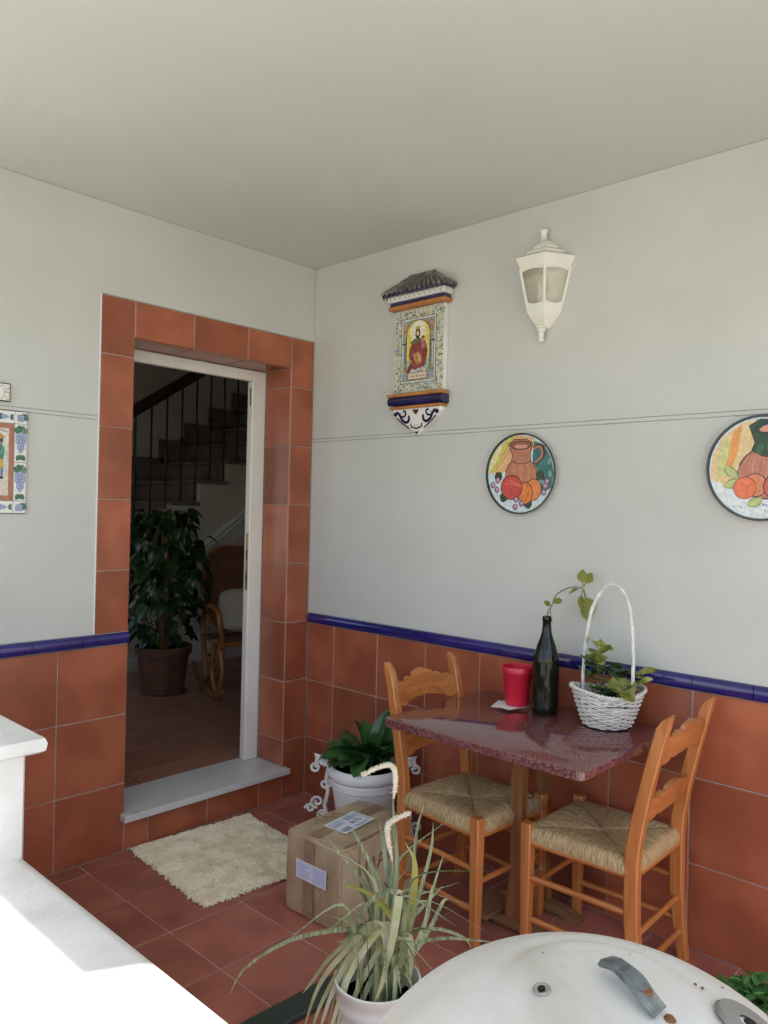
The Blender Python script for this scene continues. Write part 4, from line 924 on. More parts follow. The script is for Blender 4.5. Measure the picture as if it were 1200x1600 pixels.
for P1, s in ([[(-1.192, -1.708, .740), (-1.190, -1.711, .795), (-1.198, -1.702, .825), (-1.221, -1.677, .819), (-1.250, -1.647, .798)], 1], [[(-1.215, -1.729, .590), (-1.223, -1.719, .647), (-1.223, -1.720, .680), (-1.209, -1.734, .697), (-1.187, -1.758, .711)], 1.05]):
    sp_ = spline([Vector(p) - G0 for p in P1], 40); b = MB()
    b.tube(sp_, [(.0030 + .0036 * min(1, i / 8)) * s * (1 - .45 * max(0, (i - 22) / 18)) for i in range(41)], 8)
    for i in range(3, 41):
        for k in range(7):
            d = Vector((rnd.uniform(-1, 1), rnd.uniform(-1, 1), rnd.uniform(-.3, 1.2))).normalized(); b.tube([sp_[i], sp_[i] + d * .0095 * s], [.0020, .0008], 3)
    b.build('flower_spike', 'plume', gr, smooth=80, fix=False)

# dark green bar lying on the floor
gb = thing('green_bar', 'dark green painted metal bar lying on the floor behind the grass pot', 'bar', (-1.13, -1.335, 0))
b = MB(); b.cbox(-.30, .30, -.045, .045, 0, .022, .006); b.build('bar_body', 'dgreen', gb, smooth=40, rot=(0, 0, R(-3)))
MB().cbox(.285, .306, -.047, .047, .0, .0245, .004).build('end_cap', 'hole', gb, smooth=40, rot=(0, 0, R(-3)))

# small green plant behind the barbecue
fp = thing('fern_plant', 'small bright green feathery plant in a terracotta pot beside the side wall', 'plant', (-.30, -2.33, 0)); fp.scale = (.72, .72, .56)
MB().lathe([(0, .001), (.055, 0), (.075, .12), (.083, .122), (.084, .145), (.077, .146), (.072, .13)], 28).build('pot_body', 'terra', fp, smooth=40)
MB().lathe([(.001, .128), (.072, .128)], 20).build('soil', 'soil', fp)
FL = leafmesh('leaf', .055, .020, nmat('leaf_fern', [(.035, .14, .03), (.09, .26, .07)], scale=12, rough=.45, rand=.35, trans=.25, lrand=3), 'oval', .5, .2)
for i in range(26):
    a = rnd.uniform(0, 2 * PI); L_ = rnd.uniform(.08, .17); o = Vector((math.cos(a), math.sin(a), 0)); el = rnd.uniform(.5, 1.3)
    pth = spline([Vector((0, 0, .125)) + o * .02, Vector((0, 0, .125)) + o * L_ * .5 * math.cos(el) + Vector((0, 0, L_ * .7 * math.sin(el))), Vector((0, 0, .12)) + o * L_ * math.cos(el) * 1.2 + Vector((0, 0, L_ * math.sin(el) * .9))], 8)
    MB().tube(pth, .0018, 4).build('stem', 'stem', fp)
    for k in range(2, 9):
        tg = (pth[k] - pth[k - 1]).normalized(); sd = tg.cross(Vector((0, 0, 1))).normalized()
        for s in (-1, 1): put_leaf(fp, FL, pth[k], tg * .8 + sd * s + Vector((0, 0, rnd.uniform(-.2, .4))), rnd.uniform(-.5, .5), rnd.uniform(.6, 1.1))

# ------------------------------------------------------------------ kettle barbecue
KX, KY, KZ = -1.94, -2.684, .780
kb = thing('kettle_barbecue', 'old white enamelled kettle barbecue with a dented round lid and broken handle', 'barbecue', (KX, KY, 0))
A_, B_ = .292, .228
def lidz(r): return B_ * math.sqrt(max(0, 1 - (r / A_) ** 2))
pf = []
for i in range(0, 41):
    t = i / 40 * PI / 2; r = A_ * math.cos(t); z = B_ * math.sin(t)
    if .098 < r < .118: z -= .0035 * math.sin((r - .098) / .02 * PI)
    if r < .088: z -= .0022
    pf.append((max(r, .0005), z))
pf = [(A_ + .004, -.012), (A_ + .006, -.006), (A_ + .003, 0)] + pf
lid = MB().lathe(pf, 72, (0, 0, KZ)).build('lid', 'enamel', kb, smooth=40)
def onlid(x, y, h=.0): return Vector((x, y, KZ + lidz(math.hypot(x, y)) + h))
hp_ = [onlid(.014, .004, .012), onlid(.008, -.012, .017), onlid(.001, -.031, .016), onlid(-.005, -.050, .010), onlid(-.006, -.064, .003)]
b = MB(); q = spline(hp_, 14); V = []
for i, p in enumerate(q):
    tg = (q[min(i + 1, 14)] - q[max(0, i - 1)]).normalized(); s_ = tg.cross(Vector((0, 0, 1))).normalized(); nn = s_.cross(tg); h = .0135 * (1 + .05 * math.sin(i * 1.1))
    V += [p - s_ * h, p - s_ * h * .6 + nn * .004, p + s_ * h * .6 + nn * .004, p + s_ * h, p + s_ * h * .8 - nn * .003, p - s_ * h * .8 - nn * .003]
F = [tuple(range(6)), tuple(14 * 6 + k for k in range(6))] + [(i * 6 + k, i * 6 + (k + 1) % 6, i * 6 + 6 + (k + 1) % 6, i * 6 + 6 + k) for i in range(14) for k in range(6)]
b.add(V, F); b.build('broken_handle', 'zinc', lid, smooth=30)
b = MB(); b.lathe([(.0005, .003), (.006, .003), (.007, 0)], 12, onlid(-.004, -.048, .0125)); b.build('bolt', 'rust', lid)
b = MB(); b.lathe([(.001, .0022), (.004, .002), (.0065, -.001)], 14, onlid(.0, -.071, -.001)); b.build('rust_stain', 'rust', lid, smooth=60)
def disc_on(x, y, r0, r1, h, m, nm, n=24):
    bb = MB(); nrm = Vector((x / A_ ** 2, y / A_ ** 2, lidz(math.hypot(x, y)) / B_ ** 2)).normalized(); u_ = nrm.orthogonal().normalized(); v_ = nrm.cross(u_); c = onlid(x, y)
    V = []
    for r, hh in ((r0, h), (r1 * .92, h), (r1, h * .2 - .001)):
        for k in range(n): a = 2 * PI * k / n; V.append(c + u_ * r * math.cos(a) + v_ * r * math.sin(a) + nrm * hh)
    F = [(i * n + k, i * n + (k + 1) % n, (i + 1) * n + (k + 1) % n, (i + 1) * n + k) for i in range(2) for k in range(n)]
    if r0 < .001: pass
    return bb.add(V, F).build(nm, m, lid, smooth=40, fix=False)
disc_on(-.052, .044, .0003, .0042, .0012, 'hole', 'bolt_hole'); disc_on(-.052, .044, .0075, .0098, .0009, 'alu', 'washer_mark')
vx_, vy_ = .078, -.122
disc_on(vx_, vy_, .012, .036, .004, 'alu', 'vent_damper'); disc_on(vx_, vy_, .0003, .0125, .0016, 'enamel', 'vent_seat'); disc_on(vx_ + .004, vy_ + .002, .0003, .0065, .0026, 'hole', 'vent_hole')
for x, y in ((.135, -.075), (.165, -.115), (.09, -.062), (.092, -.069)): disc_on(x, y, .0002, .0017, .0006, 'rust', 'chip')
for i in range(14):
    x, y = rnd.uniform(-.2, .2), rnd.uniform(-.2, .2)
    if math.hypot(x, y) < .22: disc_on(x, y, .0002, rnd.uniform(.0004, .0010), .0004, 'alu', 'chip', 8)
bw = [(.001, KZ - .24), (.10, KZ - .225), (.19, KZ - .165), (.25, KZ - .09), (.278, KZ - .014), (.286, KZ - .013)]
MB().lathe(bw, 56).build('bowl', 'enamel', kb, smooth=50)
for k in range(3):
    a = R(90 + 120 * k); MB().tube([(.17 * math.cos(a), .17 * math.sin(a), KZ - .18), (.27 * math.cos(a), .27 * math.sin(a), .0)], .012, 10).build('leg', 'alu', kb, smooth=50)
MB().lathe([(.001, .22), (.16, .225), (.165, .235)], 32).build('ash_tray', 'alu', kb)

# ------------------------------------------------------------------ wall lantern
ln = thing('wall_lantern', 'aged white half hexagonal wall lantern with clear panes, high on the plaster wall', 'lantern', (.004, -1.392, 2.40), RW)
HEXA = [R(a) for a in (0, 60, 120, 180)]
def hv(Rr, v, i): return (Rr * math.cos(HEXA[i]), v, Rr * math.sin(HEXA[i]) + .002)
def frus(levels, nm, m='lamp_white', par=ln):
    V = []; F = []
    for Rr, v in levels: V += [hv(Rr, v, i) for i in range(4)] + []
    for a in range(len(levels) - 1):
        for k in range(4): F.append((a * 4 + k, a * 4 + (k + 1) % 4, a * 4 + 4 + (k + 1) % 4, a * 4 + 4 + k))
    F += [(0, 1, 2, 3), tuple((len(levels) - 1) * 4 + k for k in range(4))]
    return MB().add(V, F).build(nm, m, par, smooth=25)
E0 = .105
frus([(.112, .070), (.116, .078), (.122, .092), (.132, .106), (.134, .112)], 'eave_band')
cap_ = frus([(.130, .1125), (.105, .128), (.084, .136), (.083, .146), (.074, .150), (.056, .160), (.054, .170), (.046, .174), (.040, .184), (.030, .190), (.022, .196)], 'stepped_cap')
MB().lathe([(.018, 0), (.013, .006), (.013, .028), (.017, .033), (.017, .040), (.010, .045), (.001, .046)], 16, (0, 0, 0)).build('top_finial', 'lamp_white', ln, smooth=40, loc=(0, .196, .020), rot=(-PI / 2, 0, 0))
frus([(.024, -.160), (.034, -.150), (.052, -.132), (.068, -.112), (.078, -.096), (.080, -.080), (.079, -.070)], 'lower_bowl')
MB().lathe([(.026, 0), (.027, .006), (.020, .010), (.018, .018), (.012, .022), (.011, .045), (.013, .052), (.009, .060), (.001, .061)], 16).build('bottom_finial', 'lamp_white', ln, smooth=40, loc=(0, -.152, .024), rot=(PI / 2, 0, 0))
for i in range(4):
    p0 = Vector(hv(.078, -.072, i)); p1 = Vector(hv(.113, .072, i)); MB().tube([p0, p1], .0068, 8).build('corner_bar', 'lamp_white', ln, smooth=50)
for i in range(3):
    q = [Vector(hv(.076, -.070, i)), Vector(hv(.076, -.070, i + 1)), Vector(hv(.110, .070, i + 1)), Vector(hv(.110, .070, i))]
    nn = (q[1] - q[0]).cross(q[3] - q[0]).normalized() * .0012
    MB().add(q + [p + nn for p in q], [(0, 1, 2, 3), (4, 5, 6, 7), (0, 1, 5, 4), (1, 2, 6, 5), (2, 3, 7, 6), (3, 0, 4, 7)]).build('pane', 'glass', ln)
    # arched inner brows over each pane
    c0, c1 = q[3], q[2]; d0, d1 = q[0], q[1]
    for top, sgn in ((True, 1), (False, -1)):
        aa, bb_ = (c0, c1) if top else (d0, d1); oth = (d0 + d1) / 2 if top else (c0 + c1) / 2
        vv = (oth - (aa + bb_) / 2).normalized(); V = []; b = MB()
        for k in range(9):
            u = k / 8; p = aa.lerp(bb_, u); dep = .004 + .010 * (2 * u - 1) ** 2; V += [p - nn * 1.5, p + vv * dep - nn * 1.5, p + vv * dep + nn * 2.5, p + nn * 2.5]
        b.add(V, [(k * 4 + j, k * 4 + (j + 1) % 4, k * 4 + 4 + (j + 1) % 4, k * 4 + 4 + j) for k in range(8) for j in range(4)])
        b.build('pane_trim', 'lamp_white', ln, smooth=40)
MB().prism([(-.108, .070), (-.076, -.072), (.076, -.072), (.108, .070)], .0005, .006).build('back_plate', 'lamp_white', ln)
MB().lathe([(.013, -.058), (.014, -.03), (.013, -.028)], 16).build('lamp_holder', 'lamp_white', ln, smooth=40, loc=(0, -.005, .036), rot=(-PI / 2, 0, 0))
MB().lathe([(.012, -.028), (.014, -.01), (.019, .012), (.018, .03), (.009, .052), (.001, .062)], 16).build('candle_bulb', 'bulb', ln, smooth=60, loc=(0, -.005, .036), rot=(-PI / 2, 0, 0))

# ------------------------------------------------------------------ painted plates
SK = (.80, .78, .74)
def plate(label, loc, rad, rim, art):
    t = thing('ceramic_plate', label, 'plate', loc, RW, 'painted plates on the side wall')
    pf_ = [(.001, .004), (rad * .6, .004), (rad * .80, .008), (rad * .97, .020), (rad, .024), (rad, .028), (rad * .978, .0285), (rad * .966, .0210), (.001, .0210)]
    MB().lathe(pf_, 72).build('dish', 'ceramic', t, smooth=35)
    MB().lathe([(rad * .955, .0222), (rad * .962, .0255), (rad * .968, .0292), (rad * 1.003, .0292), (rad * 1.005, .024), (rad * .97, .0205)], 72, cap=False).build('rim_glaze', rim, t, smooth=50)
    P = Paint(.0211, .00002); art(P, rad); V = []
    for x, y, z in P.b.v:
        r = math.hypot(x, y); m_ = rad * .965
        if r > m_: x, y = x * m_ / r, y * m_ / r
        V.append((x, y, z))
    P.b.v = V; P.b.build('painted_scene', 'paint', t, fix=False)
    return t
DK = (.035, .012, .010)
def sc_(P, pts, r): return [(x * r, y * r) for x, y in pts]
def disc(P, r, c): P.ell(0, 0, r * .955, r * .955, c, n=48)
def half(P, r, pts, c): P.poly(sc_(P, pts, r), c)
def jug(P, r, ox, oy, s, c1, c2, c3, tilt=0.):
    T = lambda pts: [((ox + (x * math.cos(tilt) - y * math.sin(tilt)) * s) * r, (oy + (x * math.sin(tilt) + y * math.cos(tilt)) * s) * r) for x, y in pts]
    body = [(.44 * math.cos(a), -.02 + .42 * math.sin(a)) for a in [2 * PI * k / 28 for k in range(28)]]
    P.poly(T([(x * 1.06, y * 1.05) for x, y in body]), DK); P.poly(T(body), c1)
    for k in range(-4, 5): P.stroke(T([(k * .095, .36 - abs(k) * .03), (k * .115, .1), (k * .105, -.30 + abs(k) * .03)]), .012 * r, c2 if k % 2 else c3)
    neck = [(-.27, .34), (-.24, .48), (-.36, .74), (-.20, .86), (.12, .86), (.30, .76), (.24, .48), (.27, .34), (.1, .27), (-.1, .27)]
    P.poly(T([(x * 1.09, .55 + (y - .55) * 1.06) for x, y in neck]), DK)
    return T, neck
def grapes(P, r, pts):
    for x, y in pts: P.ell(x * r, y * r, .062 * r, .068 * r, (.36, .16, .30), out=(.09, .03, .07), ow=.012 * r); P.ell((x + .012) * r, (y + .012) * r, .030 * r, .034 * r, (.62, .45, .56))
def art1(P, r):
    disc(P, r, (.60, .70, .72))
    half(P, r, [(-.95, .02), (-.80, .52), (-.42, .86), (-.1, .95), (.35, .88), (.42, .75), (.1, .2), (-.30, .05)], (.74, .42, .20))
    half(P, r, [(-.95, .08), (-.82, .50), (-.55, .78), (-.62, .40), (-.86, .02)], (.78, .70, .38)); half(P, r, [(-.90, .05), (-.78, .05), (-.18, .93), (-.40, .87)], (.62, .55, .12))
    for q in (0, .10): P.stroke(sc_(P, [(-.88 + q, .04), (-.55 + q, .42), (-.26 + q, .90)], r), .012 * r, (.14, .10, .03))
    half(P, r, [(.38, .80), (.66, .68), (.86, .36), (.94, .0), (.88, -.34), (.62, -.52), (.40, -.1), (.34, .4)], (.035, .15, .13))
    for k in range(14): x = rnd.uniform(.55, .84); y = rnd.uniform(-.35, .5); P.ell(x * r, y * r, .05 * r, .09 * r, rnd.choice([(.02, .07, .07), (.16, .34, .31), (.05, .2, .17)]), rnd.uniform(-.5, .5), 9)
    P.curve(sc_(P, [(.36, .60), (.58, .66), (.62, .42), (.42, .24)], r), .11 * r, DK); P.curve(sc_(P, [(.36, .60), (.56, .64), (.60, .42), (.42, .26)], r), .065 * r, (.42, .17, .13))
    T, neck = jug(P, r, .02, -.02, 1.0, (.52, .20, .11), (.30, .09, .055), (.64, .31, .20)); P.poly(T(neck), (.50, .19, .11))
    for k in range(-2, 3): P.stroke(T([(k * .09, .56), (k * .085, .30)]), .014 * r, (.32, .10, .06))
    P.ell(-.0 * r, .70 * r, .30 * r, .115 * r, DK); P.ell(-.0 * r, .70 * r, .27 * r, .09 * r, (.30, .10, .07)); P.ell(.01 * r, .665 * r, .19 * r, .05 * r, (.62, .30, .22))
    for x, y, a in ((-.72, .04, -.9), (.50, -.16, 1.0), (-.36, -.66, 2.6), (.12, -.78, .3)): P.leaf(x * r, y * r, .26 * r, .20 * r, a, (.03, .055, .02), (.01, .02, .01))
    grapes(P, r, [(-.66, -.16), (-.80, -.28), (-.68, -.40), (.72, -.30), (.68, -.46), (.76, -.20)])
    P.ell(.38 * r, -.40 * r, .22 * r, .26 * r, (.70, .22, .06), -.3, out=DK, ow=.02 * r); P.ell(.16 * r, -.48 * r, .20 * r, .26 * r, (.72, .20, .05), .1, out=DK, ow=.02 * r)
    P.ell(-.24 * r, -.34 * r, .30 * r, .29 * r, (.55, .065, .055), -.3, out=DK, ow=.022 * r)
    for k in range(4): P.curve(sc_(P, [(-.44 + k * .09, -.28), (-.30 + k * .10, -.16 - k * .04), (-.10 + k * .06, -.30 - .02 * k)], r), .016 * r, (.70, .20, .15))
    P.curve(sc_(P, [(.20, -.26), (.25, -.45), (.18, -.68)], r), .015 * r, (.40, .09, .02))
    grapes(P, r, [(-.10, -.64), (-.12, -.82), (.06, -.74)])
def art2(P, r):
    disc(P, r, (.68, .72, .74))
    half(P, r, [(-.93, -.20), (-.90, .25), (-.70, .62), (-.35, .86), (-.02, .93), (.0, .60), (-.25, .2), (-.35, -.2), (-.60, -.35)], (.72, .52, .26))
    half(P, r, [(-.80, .30), (-.62, .62), (-.55, .3), (-.62, -.1), (-.80, -.2)], (.55, .55, .22)); half(P, r, [(-.52, .70), (-.36, .84), (-.42, .3), (-.56, -.05), (-.66, -.05)], (.72, .30, .07))
    half(P, r, [(-.12, .93), (.30, .92), (.62, .70), (.88, .30), (.60, .35), (.1, .6), (-.08, .72)], (.28, .38, .36))
    for k in range(10): x = rnd.uniform(.0, .6); y = rnd.uniform(.62, .86); P.ell(x * r, y * r, .05 * r, .07 * r, rnd.choice([(.05, .12, .10), (.45, .55, .52)]), rnd.uniform(-1, 1), 9)
    T, neck = jug(P, r, .10, -.08, 1.12, (.50, .19, .12), (.34, .10, .07), (.62, .33, .25), -.12)
    P.poly(T(neck), (.016, .05, .014)); 
    for k in range(6): P.ell((.12 + rnd.uniform(-.2, .2)) * r, (.40 + rnd.uniform(-.08, .12)) * r, .05 * r, .08 * r, (.03, .11, .03), 0, 10)
    c = T([(-.02, .76)])[0]; P.ell(c[0], c[1], .33 * r, .13 * r, (.008, .022, .008), .15); P.ell(c[0] - .01 * r, c[1] - .015 * r, .22 * r, .07 * r, (.62, .26, .17), .18)
    for x, y, a, l in ((-.40, -.20, 2.4, .38), (-.36, -.24, 3.5, .34), (.05, -.58, 3.6, .32), (.22, -.62, -1.2, .26)): P.leaf(x * r, y * r, l * r, .15 * r, a, (.45, .50, .20), (.10, .16, .05))
    P.ell(-.10 * r, -.33 * r, .21 * r, .21 * r, (.66, .22, .10), 0, out=DK, ow=.018 * r); P.ell(-.28 * r, -.38 * r, .20 * r, .20 * r, (.74, .17, .06), 0, out=(.25, .05, .02), ow=.015 * r)
    P.ell(.34 * r, -.34 * r, .28 * r, .25 * r, (.58, .10, .085), .2, out=DK, ow=.02 * r)
    for k in range(6): P.ell(rnd.uniform(-.5, .4) * r, rnd.uniform(-.82, -.66) * r, .012 * r, .02 * r, (.05, .08, .25), 1, 6)
plate('round painted plate with a brown jug, fruit and grapes, edged dark green', (.004, -1.308, 1.660), .166, 'rim_g', art1)
plate('round painted plate with a green necked jug and oranges, edged black', (.004, -2.235, 1.666), .174, 'rim_k', art2)

# ------------------------------------------------------------------ ceramic wall shrine
sh = thing('ceramic_shrine', 'small ceramic wall shrine with tiled roof, painted saint panel and scrolled blue bracket', 'shrine', (.004, -.748, 2.235), RW)
MB().cbox(-.150, .150, -.195, .195, 0, .028, .002).build('painted_panel', 'ceramic', sh)
P = Paint(.0284, .000004)
P.rect(-.147, .147, -.192, .192, (.58, .58, .50))
for i in range(1100):
    x = rnd.uniform(-.144, .144); y = rnd.uniform(-.189, .189)
    if abs(x) < .100 and abs(y) < .146: continue
    c = rnd.choice([(.60, .46, .08), (.66, .55, .18), (.62, .50, .12), (.12, .18, .42), (.26, .34, .52), (.74, .73, .68), (.74, .73, .68), (.20, .30, .14)])
    P.curve([(x, y), (x + rnd.uniform(-.007, .007), y + .005), (x + rnd.uniform(-.009, .009), y + rnd.uniform(-.010, .010))], .0042, c, n=4)
P.rect(-.104, .104, -.150, .150, (.04, .045, .06)); P.rect(-.1015, .1015, -.1475, .1475, (.66, .68, .66)); P.rect(-.094, .094, -.140, .140, (.04, .045, .06)); P.rect(-.092, .092, -.138, .138, (.42, .40, .34))
for i in range(420):
    x = rnd.uniform(-.089, .089); y = rnd.uniform(.03, .135); c = rnd.choice([(.22, .24, .24), (.60, .59, .52), (.40, .26, .14), (.16, .20, .30), (.50, .42, .24)])
    P.curve([(x, y), (x + rnd.uniform(-.006, .006), y + .004), (x + rnd.uniform(-.007, .007), y + rnd.uniform(-.008, .008))], .0022, c, n=3)
for s in (-1, 1):
    for i in range(26): P.ell(s * .078 + rnd.uniform(-.012, .012), .105 + rnd.uniform(-.025, .025), .005, .004, rnd.choice([(.55, .24, .12), (.62, .34, .22), (.45, .18, .10)]), 0, 7)
    P.rect(s * .075 - .016, s * .075 + .016, -.135, .034, (.52, .54, .52)); P.rect(s * .078 - .006, s * .078 + .004, -.10, .028, (.16, .18, .24)); P.rect(s * .078 - .018, s * .078 + .018, .030, .038, (.05, .06, .07))
    P.rect(s * .077 - .014, s * .077 + .014, -.134, -.10, (.30, .35, .46))
    for i in range(14): P.ell(s * .078 + rnd.uniform(-.012, .012), rnd.uniform(-.10, -.055), .004, .006, rnd.choice([(.22, .28, .08), (.40, .38, .12)]), 0, 6)
nv0 = len(P.b.v)
arch = [(-.056, -.095), (.056, -.095)] + [(.056 * math.cos(a), .055 + .056 * math.sin(a)) for a in [PI * k / 14 for k in range(15)]]
P.poly([(x * 1.06, .0 + y * 1.02) for x, y in arch], (.05, .05, .05)); P.poly(arch, (.70, .60, .12))
P.ell(0, .062, .040, .048, (.80, .74, .50)); P.ell(0, .075, .026, .030, (.84, .80, .66)); P.poly([(-.056, -.095), (.056, -.095), (.056, -.045), (.03, -.07), (-.02, -.075), (-.056, -.05)], (.35, .46, .34))
RB = (.24, .045, .04); RB2 = (.36, .10, .06)
P.poly([(-.028, .022), (.004, .032), (.036, .020), (.048, -.02), (.042, -.062), (.030, -.088), (-.012, -.10), (-.058, -.108), (-.046, -.078), (-.030, -.058), (-.046, -.035), (-.042, -.012)], RB)
P.poly([(-.026, -.030), (.002, -.020), (.016, -.034), (.020, -.066), (-.004, -.074), (-.014, -.062)], (.60, .28, .11)); P.poly([(-.004, -.030), (.010, -.034), (.012, -.062), (-.002, -.062)], (.70, .42, .20))
for i in range(60):
    x = rnd.uniform(-.040, .042); y = rnd.uniform(-.090, .018); P.curve([(x, y), (x + rnd.uniform(-.006, .006), y - .008), (x + rnd.uniform(-.009, .004), y - .016)], .0020, rnd.choice([RB2, (.13, .025, .03), (.40, .16, .10), (.24, .09, .16)]), n=4)
P.poly([(-.040, .022), (-.018, .036), (.018, .036), (.024, .022), (-.004, .016), (-.034, .014)], (.14, .14, .075))
P.ell(-.002, .056, .0125, .022, (.07, .035, .02)); P.ell(-.002, .056, .0072, .0105, (.70, .46, .33)); P.poly([(-.012, .073), (-.014, .090), (-.007, .082), (-.002, .093), (.003, .082), (.010, .090), (.008, .073)], (.50, .36, .05))
P.ell(.024, .033, .008, .009, (.64, .40, .26)); P.ell(.024, .038, .0085, .006, (.20, .11, .04)); P.poly([(.014, .026), (.034, .026), (.036, -.006), (.016, -.010)], (.42, .16, .20))
for x, y in ((-.026, -.098), (.004, -.096), (.024, -.094), (-.010, -.102), (.034, -.098)): P.ell(x, y, .010, .007, (.55, .57, .55), .4, out=(.14, .15, .16), ow=.0012)
P.rect(-.055, .055, -.136, -.104, (.30, .24, .17)); P.rect(-.044, .044, -.131, -.108, (.72, .60, .48))
P.b.v = P.b.v[:nv0] + [(x * 1.22, -.137 + (y + .137) * 1.10, z) for x, y, z in P.b.v[nv0:]]
pp_ = P.build('painted_picture', sh)
text('Virgen del Carmen', .0115, 'plaque_lettering', M['ink'], sh, (0, -.119, P.w + .0003))
# cornice and tiled roof
def ledge(nm, x, v0, v1, w_, m, b_=.003): return MB().cbox(-x, x, v0, v1, 0, w_, b_).build(nm, m, sh, smooth=30)
ledge('clay_ledge', .172, .196, .216, .060, 'orange', .007); ledge('navy_band', .163, .2165, .231, .054, 'navy'); ledge('white_cornice', .172, .2315, .262, .064, 'ceramic', .004)
P = Paint(.0642, .0001)
for k in range(11): P.ell(-.150 + k * .030, .243, .0045, .0032, (.40, .15, .06), 0, 8)
P.rect(-.168, .168, .2535, .2548, (.22, .09, .05)); P.build('cornice_dots', sh)
V = [(-.195, .264, .001), (.195, .264, .001), (.195, .264, .082), (-.195, .264, .082), (-.075, .345, .001), (.075, .345, .001), (.060, .345, .020), (-.060, .345, .020)]
rf = MB().add(V, [(0, 1, 2, 3), (4, 5, 6, 7), (3, 2, 6, 7), (0, 3, 7, 4), (1, 2, 6, 5), (0, 1, 5, 4)]).build('roof', 'rooft', sh)
def rtile(p0, p1): 
    P_ = [Vector(p0).lerp(Vector(p1), t) for t in (0, .33, .331, .66, .661, 1)]; MB().tube(P_, [.0092, .0078, .0090, .0074, .0086, .0068], 8).build('roof_tile', 'rooft', rf, smooth=40)
NT = 13
for k in range(NT + 1):
    u = -1 + 2 * k / NT; rtile((u * .190, .268, .084), (u * .064, .346, .022))
for s in (-1, 1):
    for k in range(3): w0 = .018 + k * .026; rtile((s * .196, .268, w0), (s * .072, .346, .004 + k * .006))
for k in range(NT):
    u = -1 + (2 * k + 1) / NT
    MB().add([(u * .190 - .0135, .272, .0835), (u * .190 + .0135, .272, .0835), (u * .190, .249, .0815), (u * .190 - .0135, .272, .078), (u * .190 + .0135, .272, .078), (u * .190, .249, .077)], [(0, 1, 2), (3, 4, 5), (0, 1, 4, 3), (1, 2, 5, 4), (2, 0, 3, 5)]).build('eave_drop', 'navy', rf)
for s in (-1, 1):
    for k in range(3):
        w0 = .018 + k * .024; MB().add([(s * .1945, .272, w0 - .012), (s * .1945, .272, w0 + .012), (s * .1935, .249, w0), (s * .189, .272, w0 - .012), (s * .189, .272, w0 + .012), (s * .188, .249, w0)], [(0, 1, 2), (3, 4, 5), (0, 1, 4, 3), (1, 2, 5, 4), (2, 0, 3, 5)]).build('eave_drop', 'navy', rf)
MB().tube([(-.075, .348, .014), (.075, .348, .014)], .011, 8).build('ridge_tile', 'rooft', rf, smooth=50)
# lower tray and scrolled bracket
ledge('clay_ledge', .168, -.212, -.196, .060, 'orange', .005); ledge('clay_ledge', .156, -.268, -.254, .050, 'orange', .005)
MB().prism([(0, 0), (.048, .004), (.056, .014), (.058, .022), (.054, .032), (.046, .041), (0, .0412)], -.162, .162, lambda p, q, h: (h, -.2536 + q, p)).build('navy_moulding', 'navy', sh, smooth=40)
br = [(-.148, -.2685), (.148, -.2685), (.150, -.285), (.118, -.310), (.075, -.338), (.040, -.362), (.012, -.386), (0, -.392), (-.012, -.386), (-.040, -.362), (-.075, -.338), (-.118, -.310), (-.150, -.285)]
V = []; n = len(br)
for z, k in ((0, 1.), (.016, 1.), (.024, .93)):
    for x, y in br: V.append((x * k, -.2685 + (y + .2685) * k, z + (.014 * (1 + (y + .2685) / .13) if z else 0)))
F = [tuple(range(n)), tuple(range(2 * n, 3 * n))] + [(a * n + i, a * n + (i + 1) % n, a * n + n + (i + 1) % n, a * n + n + i) for a in range(2) for i in range(n)]
brk = MB().add(V, F).build('scrolled_bracket', 'ceramic', sh, smooth=30)
P = Paint(.0248, .00004); NV = (.014, .012, .06)
for s in (-1, 1):
    P.curve([(s * .128, -.290), (s * .112, -.283), (s * .098, -.296), (s * .085, -.318), (s * .062, -.330), (s * .045, -.322), (s * .042, -.306)], .013, NV, n=20)
    P.curve([(s * .098, -.300), (s * .075, -.303), (s * .062, -.292), (s * .066, -.279), (s * .078, -.278)], .009, NV, n=16)
    P.ell(s * .124, -.289, .012, .010, NV); P.curve([(s * .118, -.306), (s * .085, -.333), (s * .045, -.358)], .006, NV, n=10); P.ell(s * .043, -.304, .006, .006, NV)
    P.curve([(s * .034, -.336), (s * .028, -.352), (s * .0, -.360)], .007, (.03, .022, .05), n=10)
    P.curve([(s * .086, -.284), (s * .092, -.291)], .003, NV, n=3)
P.poly([(-.020, -.274), (.020, -.274), (.010, -.290), (0, -.296), (-.010, -.290)], (.13, .035, .012)); P.poly([(-.014, -.374), (.014, -.374), (0, -.386)], NV); P.stroke([(-.018, -.344), (.018, -.344)], .0014, (.40, .25, .16))
pb = P.build('blue_scrolls', brk)
for v in pb.data.vertices: v.co.z += .014 * (1 + (v.co.y + .2685) / .13) + .0006

